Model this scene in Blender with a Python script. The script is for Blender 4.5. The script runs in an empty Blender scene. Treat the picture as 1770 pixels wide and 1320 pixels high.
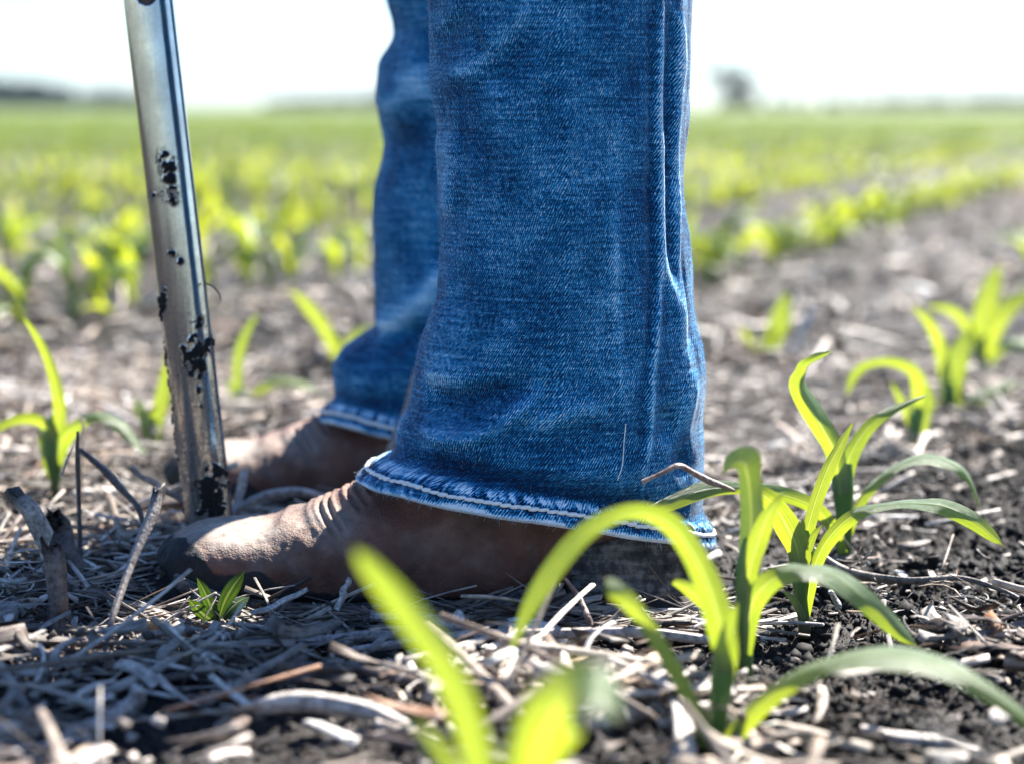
import bpy, math, random
import numpy as np
from mathutils import Vector

random.seed(7)
RNG = np.random.default_rng(7)
scene = bpy.context.scene
COL = scene.collection

# ------------------------------------------------------------------ camera geometry (1770 px wide photograph)
F = 1770 * 70.0 / 36.0
CAMZ = 0.273
PITCH = math.atan(475.0 / F)
CP, SP = math.cos(PITCH), math.sin(PITCH)


def P(px, py, y):
    """world point on the sight line of photograph pixel (px, py) at distance y"""
    dx = px - 885.0
    dy = F * CP - (py - 660.0) * SP
    dz = -F * SP - (py - 660.0) * CP
    t = y / dy
    return np.array([dx * t, y, CAMZ + dz * t])


def proj(v):
    x, y, z = v[:, 0], v[:, 1], v[:, 2] - CAMZ
    d = y * CP - z * SP
    h = y * SP + z * CP
    return 885 + F * x / d, 660 - F * h / d


# ------------------------------------------------------------------ numpy noise
def _h(ix, iy, iz, seed):
    n = (ix * 73856093) ^ (iy * 19349663) ^ (iz * 83492791) ^ (seed * 2654435761)
    n = n & 0xffffffff
    n = ((n ^ (n >> 13)) * 1274126177) & 0xffffffff
    n = ((n ^ (n >> 16)) * 668265263) & 0xffffffff
    n = n ^ (n >> 15)
    return (n & 0xffff) / 65535.0


def vn(p, seed=0):
    p = np.asarray(p, float)
    i = np.floor(p).astype(np.int64)
    f = p - i
    f = f * f * (3 - 2 * f)
    r = 0
    for a in (0, 1):
        wa = f[:, 0] if a else 1 - f[:, 0]
        for b in (0, 1):
            wb = f[:, 1] if b else 1 - f[:, 1]
            for c in (0, 1):
                wc = f[:, 2] if c else 1 - f[:, 2]
                r = r + wa * wb * wc * _h(i[:, 0] + a, i[:, 1] + b, i[:, 2] + c, seed)
    return r * 2 - 1


def fbm(p, octs=4, seed=0, gain=.5):
    p = np.asarray(p, float)
    a, s, t = 1.0, 0, 0
    for o in range(octs):
        s = s + a * vn(p * (2.03 ** o), seed + o * 17)
        t += a
        a *= gain
    return s / t


def sstep(a, b, x):
    t = np.clip((x - a) / (b - a), 0, 1)
    return t * t * (3 - 2 * t)


def polydist(x, z, pts):
    """distance of points (x, z) to a polyline, with the arc parameter 0..1"""
    best = np.full(x.shape, 1e9)
    par = np.zeros(x.shape)
    n = len(pts) - 1
    for k in range(n):
        ax, az = pts[k]
        bx, bz = pts[k + 1]
        ux, uz = bx - ax, bz - az
        L = ux * ux + uz * uz + 1e-12
        t = np.clip(((x - ax) * ux + (z - az) * uz) / L, 0, 1)
        d = np.hypot(x - ax - t * ux, z - az - t * uz)
        m = d < best
        best = np.where(m, d, best)
        par = np.where(m, (k + t) / n, par)
    return best, par


def catmull(pts, n):
    pts = np.asarray(pts, float)
    if len(pts) == 2:
        t = np.linspace(0, 1, n)[:, None]
        return pts[0] * (1 - t) + pts[1] * t
    q = np.vstack([2 * pts[0] - pts[1], pts, 2 * pts[-1] - pts[-2]])
    m = len(pts) - 1
    u = np.linspace(0, m - 1e-6, n)
    i = np.floor(u).astype(int)
    t = (u - i)[:, None]
    a, b, c, d = q[i], q[i + 1], q[i + 2], q[i + 3]
    return .5 * ((2 * b) + (c - a) * t + (2 * a - 5 * b + 4 * c - d) * t ** 2 + (3 * b - a - 3 * c + d) * t ** 3)


def unit(v):
    return v / (np.linalg.norm(v, axis=-1, keepdims=True) + 1e-12)


# ------------------------------------------------------------------ mesh helpers
def mesh_from(name, V, Q, smooth=True, attrs=None, uv=None, colors=None):
    """V (n,3) verts, Q (m,4) or (m,3) faces"""
    V = np.asarray(V, np.float32)
    Q = np.asarray(Q, np.int32)
    me = bpy.data.meshes.new(name)
    k = Q.shape[1]
    me.vertices.add(len(V))
    me.vertices.foreach_set('co', V.ravel())
    me.loops.add(Q.size)
    me.loops.foreach_set('vertex_index', Q.ravel())
    me.polygons.add(len(Q))
    me.polygons.foreach_set('loop_start', np.arange(0, Q.size, k, dtype=np.int32))
    me.polygons.foreach_set('loop_total', np.full(len(Q), k, np.int32))
    me.polygons.foreach_set('use_smooth', np.full(len(Q), smooth))
    me.update(calc_edges=True)
    if uv is not None:
        l = me.uv_layers.new(name='UVMap')
        l.data.foreach_set('uv', np.asarray(uv, np.float32)[Q.ravel()].ravel())
    for a, arr in (attrs or {}).items():
        at = me.attributes.new(a, 'FLOAT', 'POINT')
        at.data.foreach_set('value', np.asarray(arr, np.float32))
    if colors is not None:
        at = me.attributes.new('col', 'FLOAT_COLOR', 'POINT')
        c = np.ones((len(V), 4), np.float32)
        c[:, :3] = colors
        at.data.foreach_set('color', c.ravel())
    me.validate()
    return me


def link(name, me, mat=None, parent=None, loc=(0, 0, 0)):
    o = bpy.data.objects.new(name, me)
    COL.objects.link(o)
    if mat:
        me.materials.append(mat)
    o.location = loc
    if parent:
        o.parent = parent
    return o


def tag(o, label=None, cat=None, group=None, kind=None):
    if label:
        o['label'] = label
    if cat:
        o['category'] = cat
    if group:
        o['group'] = group
    if kind:
        o['kind'] = kind
    return o


def thing(name, label, cat, loc=(0, 0, 0), group=None):
    o = bpy.data.objects.new(name, None)
    COL.objects.link(o)
    o.location = loc
    o.empty_display_size = .02
    return tag(o, label, cat, group)


def grid_quads(n, m, wrap_m=False, off=0):
    """n rows x m columns"""
    r = np.arange(n - 1)[:, None]
    c = np.arange(m if wrap_m else m - 1)[None, :]
    c2 = (c + 1) % m
    a = r * m + c
    b = r * m + c2
    d = (r + 1) * m + c
    e = (r + 1) * m + c2
    return np.stack([a, b, e, d], -1).reshape(-1, 4) + off


def tubes(C, R, K=6, flat=None, cap=True, twist=None):
    """C (N,L,3) centre lines, R (N,L) radii, flat (N,) thickness ratio -> V, quads, piece index"""
    N, L, _ = C.shape
    T = np.gradient(C, axis=1)
    T = unit(T)
    up = np.zeros_like(T)
    up[..., 2] = 1
    up[np.abs(T[..., 2]) > .9] = (1, 0, 0)
    S = unit(np.cross(T, up))
    U = np.cross(S, T)
    ang = np.arange(K) * 2 * np.pi / K
    if twist is None:
        twist = np.zeros((N, L))
    if flat is None:
        flat = np.ones(N)
    ca, sa = np.cos(ang), np.sin(ang)
    A = ca[None, None, :] * R[..., None]
    B = sa[None, None, :] * R[..., None] * flat[:, None, None]
    ct, st = np.cos(twist)[..., None], np.sin(twist)[..., None]
    A2 = A * ct - B * st
    B2 = A * st + B * ct
    V = C[:, :, None, :] + A2[..., None] * S[:, :, None, :] + B2[..., None] * U[:, :, None, :]
    q = grid_quads(L, K, True)
    Q = (q[None] + (np.arange(N) * L * K)[:, None, None]).reshape(-1, 4)
    if cap:
        extra = []
        for end in (0, L - 1):
            base = np.arange(N) * L * K + end * K
            for k in range(1, K - 1, 2):
                kk = [0, k, min(k + 1, K - 1), min(k + 2, K - 1)]
                if kk[3] == kk[2]:
                    continue
                arr = np.stack([base + kk[0], base + kk[1], base + kk[2], base + kk[3]], -1)
                if end == 0:
                    arr = arr[:, ::-1]
                extra.append(arr)
        if extra:
            Q = np.vstack([Q] + extra)
    idx = np.repeat(np.arange(N), L * K)
    return V.reshape(-1, 3), Q, idx


# ------------------------------------------------------------------ materials
def new_mat(name):
    m = bpy.data.materials.new(name)
    m.use_nodes = True
    nt = m.node_tree
    nt.nodes.clear()
    out = nt.nodes.new('ShaderNodeOutputMaterial')
    return m, nt, out


class N:
    """small node builder"""
    def __init__(s, nt):
        s.nt = nt

    def node(s, t, **kw):
        n = s.nt.nodes.new(t)
        for k, v in kw.items():
            setattr(n, k, v)
        return n

    def set(s, sock, v):
        if hasattr(v, 'is_output') or isinstance(v, bpy.types.NodeSocket):
            s.nt.links.new(v, sock)
        else:
            sock.default_value = v

    def math(s, op, a, b=None, c=None, clamp=False):
        n = s.node('ShaderNodeMath', operation=op, use_clamp=clamp)
        s.set(n.inputs[0], a)
        if b is not None:
            s.set(n.inputs[1], b)
        if c is not None:
            s.set(n.inputs[2], c)
        return n.outputs[0]

    def mapping(s, vec, scale=(1, 1, 1), rot=(0, 0, 0), loc=(0, 0, 0)):
        n = s.node('ShaderNodeMapping')
        s.set(n.inputs['Vector'], vec)
        n.inputs['Scale'].default_value = scale
        n.inputs['Rotation'].default_value = rot
        n.inputs['Location'].default_value = loc
        return n.outputs[0]

    def noise(s, vec, scale, detail=2, rough=.5, dist=0, lac=2.0):
        n = s.node('ShaderNodeTexNoise')
        s.set(n.inputs['Vector'], vec)
        n.inputs['Scale'].default_value = scale
        n.inputs['Detail'].default_value = detail
        n.inputs['Roughness'].default_value = rough
        n.inputs['Distortion'].default_value = dist
        return n.outputs['Fac']

    def ramp(s, fac, stops):
        n = s.node('ShaderNodeValToRGB')
        s.set(n.inputs[0], fac)
        cr = n.color_ramp
        while len(cr.elements) < len(stops):
            cr.elements.new(.5)
        for e, (p, c) in zip(cr.elements, stops):
            e.position = p
            e.color = c if len(c) == 4 else (*c, 1)
        return n.outputs[0]

    def mix(s, fac, a, b, mode='MIX'):
        n = s.node('ShaderNodeMix', data_type='RGBA', blend_type=mode)
        s.set(n.inputs['Factor'], fac)
        s.set(n.inputs[6], a if not isinstance(a, tuple) or len(a) == 4 else (*a, 1))
        s.set(n.inputs[7], b if not isinstance(b, tuple) or len(b) == 4 else (*b, 1))
        return n.outputs[2]

    def maprange(s, v, a, b, c, d):
        n = s.node('ShaderNodeMapRange')
        s.set(n.inputs[0], v)
        for i, x in enumerate((a, b, c, d)):
            n.inputs[i + 1].default_value = x
        return n.outputs[0]

    def attr(s, name):
        return s.node('ShaderNodeAttribute', attribute_name=name)

    def bump(s, h, strength=.5, dist=.001, normal=None):
        n = s.node('ShaderNodeBump')
        n.inputs['Strength'].default_value = strength
        n.inputs['Distance'].default_value = dist
        s.set(n.inputs['Height'], h)
        if normal is not None:
            s.set(n.inputs['Normal'], normal)
        return n.outputs[0]

    def principled(s, out, color, rough=.5, normal=None, metallic=0, spec=.5, sheen=0, **kw):
        n = s.node('ShaderNodeBsdfPrincipled')
        s.set(n.inputs['Base Color'], color if not isinstance(color, tuple) or len(color) == 4 else (*color, 1))
        s.set(n.inputs['Roughness'], rough)
        s.set(n.inputs['Metallic'], metallic)
        s.set(n.inputs['Specular IOR Level'], spec)
        if sheen:
            n.inputs['Sheen Weight'].default_value = sheen
            n.inputs['Sheen Roughness'].default_value = .4
        if normal is not None:
            s.set(n.inputs['Normal'], normal)
        if out is not None:
            s.nt.links.new(n.outputs[0], out.inputs[0])
        return n


def mat_denim(name):
    m, nt, out = new_mat(name)
    b = N(nt)
    uv = b.node('ShaderNodeUVMap', uv_map='UVMap').outputs[0]
    wear_shade = b.attr('wear_shade').outputs['Fac']
    # warp the weave a little so the lines are not ruled
    wob = b.noise(uv, 90, 2, .5)
    sep = b.node('ShaderNodeSeparateXYZ')
    b.set(sep.inputs[0], uv)
    u, v = sep.outputs[0], sep.outputs[1]
    ph = b.math('SUBTRACT', b.math('MULTIPLY', u, math.sin(math.radians(60))), b.math('MULTIPLY', v, math.cos(math.radians(60))))
    ph = b.math('ADD', ph, b.math('MULTIPLY', wob, .0022))
    tw = b.math('SINE', b.math('MULTIPLY', ph, 2 * math.pi / .00150))
    # dashes along the twill
    rot = b.mapping(uv, rot=(0, 0, -math.radians(60)))
    dash = b.noise(b.mapping(rot, scale=(380, 1500, 1)), 1, 2, .6)
    fine = b.noise(uv, 1500, 1, .5)
    slub = b.noise(b.mapping(uv, scale=(26, 620, 1)), 1, 3, .6)
    slubv = b.noise(b.mapping(uv, scale=(420, 14, 1)), 1, 2, .6)
    blot = b.noise(uv, 26, 4, .6)
    f = b.math('MULTIPLY_ADD', tw, .15, .40)
    f = b.math('ADD', f, b.math('MULTIPLY', b.math('SUBTRACT', dash, .5), 1.35))
    f = b.math('ADD', f, b.math('MULTIPLY', b.math('SUBTRACT', fine, .5), .6))
    f = b.math('ADD', f, b.math('MULTIPLY', b.math('SUBTRACT', slub, .5), .60))
    f = b.math('ADD', f, b.math('MULTIPLY', b.math('SUBTRACT', slubv, .5), .22))
    f = b.math('ADD', f, b.math('MULTIPLY', b.math('SUBTRACT', blot, .5), .55))
    f = b.math('ADD', f, b.math('MULTIPLY', wear_shade, .42))
    c = b.ramp(f, [(0.0, (.0008, .008, .028)), (.34, (.0012, .045, .128)), (.50, (.006, .160, .390)), (.66, (.075, .43, .71)), (.90, (.75, .86, .94))])
    h = b.math('ADD', b.math('MULTIPLY', tw, .35), b.math('MULTIPLY', dash, 1.1))
    nrm = b.bump(h, .55, .00045)
    b.principled(out, c, .85, nrm, spec=.15, sheen=.14)
    return m


def mat_leaf(name, base=(.150, .235, .115), trans=(.56, .60, .022), tw=.47, veins=True, spec=1.0):
    m, nt, out = new_mat(name)
    b = N(nt)
    oi = b.node('ShaderNodeObjectInfo').outputs['Random']
    if veins:
        uv = b.node('ShaderNodeUVMap', uv_map='UVMap').outputs[0]
        sep = b.node('ShaderNodeSeparateXYZ')
        b.set(sep.inputs[0], uv)
        u = sep.outputs[0]
        st = b.noise(b.mapping(uv, scale=(46, 1.0, 1)), 1, 3, .7)
        blot = b.noise(b.mapping(uv, scale=(3, 6, 1)), 1, 3, .6)
        mid = b.math('SUBTRACT', 1.0, b.math('MULTIPLY', b.math('ABSOLUTE', b.math('SUBTRACT', u, .5)), 14), clamp=True)
        k = b.math('ADD', b.math('MULTIPLY', st, .5), b.math('MULTIPLY', blot, .5))
        k = b.math('ADD', k, b.math('MULTIPLY', b.math('SUBTRACT', oi, .5), .15))
    else:
        geo = b.node('ShaderNodeNewGeometry').outputs['Position']
        k = b.noise(geo, 9, 3, .6)
        mid, st = None, None
    cb = b.mix(b.maprange(k, .3, .7, 0, 1), tuple(x * .75 for x in base), tuple(x * 1.35 for x in base))
    ct = b.mix(b.maprange(k, .3, .7, 0, 1), (trans[0] * .52, trans[1] * .66, trans[2]), trans)
    nrm = None
    if mid is not None:
        cb = b.mix(b.math('MULTIPLY', mid, .75), cb, (.32, .42, .18))
        ct = b.mix(b.math('MULTIPLY', mid, .6), ct, (.66, .70, .16))
        tip = b.maprange(b.math('ADD', sep.outputs[1], b.math('MULTIPLY', blot, .25)), 2.98, 3.12, 0, .85)
        vein = b.math('MULTIPLY', b.maprange(b.noise(b.mapping(uv, scale=(30, .35, 1)), 1, 1, .4), .47, .57, 0, 1), .80)
        ct = b.mix(vein, ct, (.22, .34, .012))
        vo = b.node('ShaderNodeTexVoronoi', feature='F1')
        b.set(vo.inputs['Vector'], b.mapping(uv, scale=(5, 14, 1)))
        vo.inputs['Scale'].default_value = 1
        spot = b.math('MULTIPLY', b.math('LESS_THAN', vo.outputs['Distance'], .11), b.math('GREATER_THAN', b.noise(b.mapping(uv, scale=(1.5, 3, 1)), 1, 1, .5), .58))
        dirt = b.math('MAXIMUM', tip, spot)
        cb = b.mix(dirt, cb, (.13, .085, .035))
        ct = b.mix(dirt, ct, (.10, .055, .012))
        dust_sun = b.math('MULTIPLY', b.maprange(b.noise(b.mapping(uv, scale=(9, 12, 1)), 1, 4, .7), .55, .75, 0, 1), .3)
        cb = b.mix(dust_sun, cb, (.32, .30, .24))
        nrm = b.bump(b.math('ADD', st, b.math('MULTIPLY', mid, -1.0)), .8, .0011)
    p = b.principled(None, cb, .40, nrm, spec=spec)
    t = b.node('ShaderNodeBsdfTranslucent')
    b.set(t.inputs['Color'], ct)
    mx = b.node('ShaderNodeMixShader')
    mx.inputs[0].default_value = tw
    nt.links.new(p.outputs[0], mx.inputs[1])
    nt.links.new(t.outputs[0], mx.inputs[2])
    nt.links.new(mx.outputs[0], out.inputs[0])
    return m


def mat_stem():
    m, nt, out = new_mat('corn stem')
    b = N(nt)
    h = b.attr('h').outputs['Fac']
    geo = b.node('ShaderNodeTexCoord').outputs['Object']
    st = b.noise(b.mapping(geo, scale=(900, 900, 25)), 1, 2, .5)
    c = b.ramp(b.math('ADD', h, b.math('MULTIPLY', b.math('SUBTRACT', st, .5), .12)),
               [(0, (.035, .022, .035)), (.16, (.06, .04, .05)), (.28, (.07, .12, .04)), (.6, (.07, .17, .04)), (1, (.10, .22, .04))])
    p = b.principled(None, c, .4, b.bump(st, .4, .0004), spec=.5)
    t = b.node('ShaderNodeBsdfTranslucent')
    b.set(t.inputs['Color'], (.30, .45, .03, 1))
    mx = b.node('ShaderNodeMixShader')
    mx.inputs[0].default_value = .18
    nt.links.new(p.outputs[0], mx.inputs[1])
    nt.links.new(t.outputs[0], mx.inputs[2])
    nt.links.new(mx.outputs[0], out.inputs[0])
    return m


def mat_straw(name='dry corn residue', uvs=True):
    m, nt, out = new_mat(name)
    b = N(nt)
    col = b.attr('col').outputs['Color']
    geo = b.node('ShaderNodeTexCoord').outputs['Object']
    if uvs:
        uv = b.node('ShaderNodeUVMap', uv_map='UVMap').outputs[0]
        n1 = b.noise(b.mapping(uv, scale=(1500, 40, 1)), 1, 3, .65)
    else:
        n1 = b.noise(geo, 420, 3, .65)
    n2 = b.noise(geo, 130, 4, .65)
    n3 = b.noise(geo, 900, 2, .6)
    k = b.math('ADD', b.math('MULTIPLY', n1, .55), b.math('MULTIPLY', n2, .50))
    c = b.mix(b.maprange(k, .40, .66, 0, 1), b.mix(1.0, col, (.34, .30, .28), 'MULTIPLY'), b.mix(1.0, col, (1.32, 1.29, 1.25), 'MULTIPLY'))
    c = b.mix(b.maprange(n3, .62, .72, 0, .7), c, (.035, .028, .024))
    b.principled(out, c, .5, b.bump(b.math('ADD', n1, b.math('MULTIPLY', n2, .5)), .7, .0009), spec=.45)
    return m


def mat_soil():
    m, nt, out = new_mat('black soil')
    b = N(nt)
    geo = b.node('ShaderNodeTexCoord').outputs['Object']
    n1 = b.noise(geo, 35, 5, .65)
    n2 = b.noise(geo, 420, 4, .7)
    n3 = b.noise(geo, 1.3, 3, .6)
    c = b.ramp(b.math('ADD', b.math('MULTIPLY', n1, .55), b.math('MULTIPLY', n2, .45)),
               [(.32, (.005, .0043, .0042)), (.5, (.018, .0145, .013)), (.68, (.052, .043, .038))])
    # a closed crop canopy covers the ground far out in the field
    sep = b.node('ShaderNodeSeparateXYZ')
    b.set(sep.inputs[0], geo)
    y = sep.outputs[1]
    cover = b.maprange(y, 9, 20, 0, .95)
    cover = b.math('MULTIPLY', cover, b.maprange(n3, .2, .5, .8, 1))
    green = b.mix(b.noise(b.mapping(geo, scale=(.015, .004, 1)), 1, 3, .6), (.080, .115, .020), (.115, .155, .030))
    # pale residue litter between the rows, where single straws are too small to see
    lit = b.math('MULTIPLY', b.maprange(y, 4, 9, 0, .18), b.maprange(b.noise(geo, 26, 3, .7), .42, .60, 0, 1))
    c = b.mix(lit, c, (.30, .26, .235))
    c = b.mix(cover, c, green)
    h = b.math('ADD', n2, b.math('MULTIPLY', n1, .6))
    b.principled(out, c, b.maprange(n2, .3, .7, .5, .95), b.bump(h, .8, .0022), spec=.3)
    return m


def mat_leather():
    m, nt, out = new_mat('brown boot leather')
    b = N(nt)
    geo = b.node('ShaderNodeTexCoord').outputs['Object']
    mud = b.attr('mud').outputs['Fac']
    dust_sun = b.attr('dust_sun').outputs['Fac']
    v = b.node('ShaderNodeTexVoronoi', feature='F1')
    b.set(v.inputs['Vector'], geo)
    v.inputs['Scale'].default_value = 720
    peb = b.noise(geo, 780, 3, .6)
    big = b.noise(geo, 38, 4, .6)
    fine = b.noise(geo, 1700, 2, .6)
    c = b.ramp(big, [(.30, (.062, .024, .016)), (.5, (.118, .048, .031)), (.7, (.180, .082, .056))])
    c = b.mix(b.math('MULTIPLY', dust_sun, b.maprange(b.noise(geo, 150, 3, .7), .3, .65, .45, 1)), c, (.43, .38, .32))
    c = b.mix(b.maprange(fine, .58, .72, 0, .22), c, (.30, .20, .15))
    c = b.mix(b.maprange(mud, .35, .55, 0, 1), c, b.mix(b.noise(geo, 260, 3, .6), (.006, .007, .008), (.030, .030, .032)))
    h = b.math('ADD', b.math('MULTIPLY', v.outputs['Distance'], -1.2), b.math('MULTIPLY', peb, 1.2))
    b.principled(out, c, b.maprange(mud, 0, 1, .66, .8), b.bump(b.math('MULTIPLY', h, b.maprange(dust_sun, .3, .9, 1, .15)), .45, .0009), spec=.36)
    return m


def mat_heel():
    m, nt, out = new_mat('muddy stacked heel')
    b = N(nt)
    geo = b.node('ShaderNodeTexCoord').outputs['Object']
    n1 = b.noise(geo, 110, 5, .65)
    lay = b.noise(b.mapping(geo, scale=(8, 8, 420)), 1, 2, .5)
    c = b.ramp(b.math('ADD', b.math('MULTIPLY', n1, .75), b.math('MULTIPLY', lay, .25)),
               [(.32, (.012, .012, .013)), (.48, (.055, .053, .052)), (.62, (.20, .195, .185))])
    b.principled(out, c, .8, b.bump(n1, .8, .002), spec=.3)
    return m


def mat_steel():
    m, nt, out = new_mat('scuffed steel with mud')
    b = N(nt)
    geo = b.node('ShaderNodeTexCoord').outputs['Object']
    mud = b.attr('mud').outputs['Fac']
    film = b.math('MULTIPLY', b.attr('film').outputs['Fac'], b.maprange(b.math('ADD', b.math('MULTIPLY', b.noise(b.mapping(geo, scale=(260, 260, 28)), 1, 4, .7), .6), b.math('MULTIPLY', b.noise(geo, 500, 3, .7), .4)), .42, .56, 0, .85))
    st = b.noise(b.mapping(geo, scale=(500, 500, 9)), 1, 3, .6)
    bl = b.noise(geo, 60, 4, .6)
    c = b.mix(b.maprange(bl, .35, .7, 0, 1), (.62, .60, .56), (.46, .43, .40))
    rough = b.math('ADD', b.math('MULTIPLY', st, .16), b.math('MULTIPLY', bl, .14))
    p = b.principled(None, c, rough, b.bump(st, .06, .0004), metallic=1.0)
    f = b.principled(None, (.17, .145, .125), .75, spec=.3)
    mf = b.node('ShaderNodeMixShader')
    b.set(mf.inputs[0], film)
    nt.links.new(p.outputs[0], mf.inputs[1])
    nt.links.new(f.outputs[0], mf.inputs[2])
    d = b.principled(None, b.mix(b.noise(geo, 900, 3, .6), (.006, .006, .007), (.03, .027, .026)), .85, b.bump(b.noise(geo, 700, 4, .7), .9, .0015), spec=.25)
    mx = b.node('ShaderNodeMixShader')
    b.set(mx.inputs[0], b.maprange(mud, .45, .55, 0, 1))
    nt.links.new(mf.outputs[0], mx.inputs[1])
    nt.links.new(d.outputs[0], mx.inputs[2])
    nt.links.new(mx.outputs[0], out.inputs[0])
    return m


def mat_plain(name, color, rough=.8, spec=.3, scale=200, var=.35):
    m, nt, out = new_mat(name)
    b = N(nt)
    geo = b.node('ShaderNodeTexCoord').outputs['Object']
    n1 = b.noise(geo, scale, 4, .65)
    c = b.mix(b.maprange(n1, .3, .7, 0, 1), tuple(x * (1 - var) for x in color), tuple(x * (1 + var) for x in color))
    b.principled(out, c, rough, b.bump(n1, .5, .2 / scale), spec=spec)
    return m


M_DENIM = mat_denim('blue denim')
M_LEAF = mat_leaf('corn leaf')
M_WHORL = mat_leaf('young whorl leaf', base=(.085, .155, .085), trans=(.30, .38, .03), tw=.22)
M_LEAF_DULL = mat_leaf('dull far leaf', base=(.085, .130, .028), trans=(.27, .33, .02), spec=.3, tw=.45, veins=False)
M_LEAF_FAR = mat_leaf('corn leaf far', base=(.09, .17, .05), trans=(.52, .54, .03), tw=.55, spec=.4, veins=False)
M_WEED = mat_leaf('weed leaf', base=(.020, .055, .018), trans=(.03, .095, .01), tw=.3, spec=.25)  # darkened leaf colour paints in the shade the weed stands in
M_STEM = mat_stem()
M_STRAW = mat_straw()
M_STALK = mat_straw('weathered stalk', False)
M_SOIL = mat_soil()
M_LEATHER = mat_leather()
M_HEEL = mat_heel()
M_STEEL = mat_steel()
M_CORE = mat_plain('brown soil core', (.11, .075, .055), .9, .2, 300, .5)
M_CRUMB = mat_plain('soil crumbs', (.012, .0105, .010), .75, .25, 500, .6)
M_THREAD = mat_plain('pale thread', (.86, .86, .84), .8, .2, 900, .12)
M_FIBRE = mat_plain('cotton fibre', (.42, .52, .64), .9, .2, 400, .3)
M_CROWN = mat_leaf('tree leaves', base=(.022, .052, .034), trans=(.02, .05, .02), tw=.2, veins=False)
M_BARK = mat_plain('bark', (.08, .065, .05), .9, .2, 6, .4)
M_RUBBER = mat_plain('black grip', (.02, .02, .022), .6, .4, 200, .3)

# ------------------------------------------------------------------ rows and the ground
ROW_SLOPE = .38
ROW_DX = .61


def row_x(y, k=0):
    return .154 + ROW_SLOPE * (y - 1.05) + k * ROW_DX


def bare_mask(x, y):
    """1 where the strip along the near row is bare black soil"""
    off = x - row_x(y) - .055
    wob = .03 * np.sin(y * 21) + .02 * np.sin(y * 47 + 1)
    m = 1 - sstep(.055, .10, np.abs(off + wob))
    m = m * sstep(.72, .92, y) * (1 - sstep(1.25, 1.7, y))
    return m


def ground_h(x, y):
    x = np.asarray(x, float)
    y = np.asarray(y, float)
    p = np.stack([x, y, np.zeros_like(x)], -1)
    h = .016 * fbm(p * 7, 3, 3) + .007 * fbm(p * 34, 3, 11) + .0045 * np.abs(fbm(p * 85, 2, 23)) + .0022 * fbm(p * 260, 2, 31)
    bm = bare_mask(x, y)
    h = h + bm * (.006 * np.abs(fbm(p * 60, 2, 41)) + .004 * fbm(p * 150, 2, 43)) - .004 * bm
    # a boot print hollow in the bare strip
    h = h * .85
    q = ((x - .235) / .06) ** 2 + ((y - 1.16) / .045) ** 2
    h = h - .012 * np.exp(-q)
    # trodden flat under the boots
    for (cx, cy, rx) in ((-.045, 1.13, .19), (-.09, 1.40, .19)):
        q = (np.maximum(np.abs(x - cx) - rx + .05, 0) / .06) ** 2 + (np.maximum(np.abs(y - cy) - .035, 0) / .05) ** 2
        w = np.exp(-q)
        h = h * (1 - w) + (-.009) * w
    q = (np.maximum(np.abs(x + .045) - .17, 0) / .05) ** 2 + ((y - 1.02) / .07) ** 2
    h = h - .007 * np.exp(-q) - .003 * (1 - sstep(2, 6, y))
    return h * (1 - sstep(25, 60, y)) * (1 - sstep(8, 30, np.abs(x))) + 0.0


def build_ground():
    ys = [-2.5]
    while ys[-1] < 4000:
        y = ys[-1]
        if y < .35:
            st = .06 if y < .2 else .01
        elif y < 2.6:
            st = .0026 * max(y, .7)
        elif y < 8:
            st = .006 * y
        else:
            st = .03 * y
        ys.append(y + st)
    ys = np.array(ys)
    s = np.linspace(-1, 1, 621)
    u = .17 * s + .83 * s ** 5
    half = 1.6 + 1.35 * np.maximum(ys, 0)
    X = u[None, :] * half[:, None]
    Y = np.repeat(ys[:, None], len(s), 1)
    x, y = X.ravel(), Y.ravel()
    z = ground_h(x, y)
    me = mesh_from('field_soil', np.stack([x, y, z], -1), grid_quads(len(ys), len(s))[:, [0, 1, 2, 3]])
    o = link('ground', me, M_SOIL)
    tag(o, 'black field soil stretching to the horizon', kind='structure')


build_ground()

# ------------------------------------------------------------------ straw litter
STRAW_COLS = np.array([(.50, .46, .42), (.42, .37, .32), (.56, .53, .50), (.33, .28, .24), (.62, .60, .58), (.20, .155, .125), (.12, .095, .085), (.44, .36, .28), (.36, .20, .12)])
STRAW_COLS = STRAW_COLS * np.array([1.08, 1.05, 1.01])
STRAW_W = np.array([.17, .12, .17, .13, .15, .12, .13, .06, .015])
STRAW_W = STRAW_W / STRAW_W.sum()


def on_boot(x, y):
    a = (np.abs(x + .045) / .160) ** 3 + (np.abs(y - 1.131) / .060) ** 3 < 1
    b = (np.abs(x + .09) / .160) ** 3 + (np.abs(y - 1.401) / .060) ** 3 < 1
    c = (np.hypot(x + .18, y - 1.195) < .02)
    return a | b | c


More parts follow.
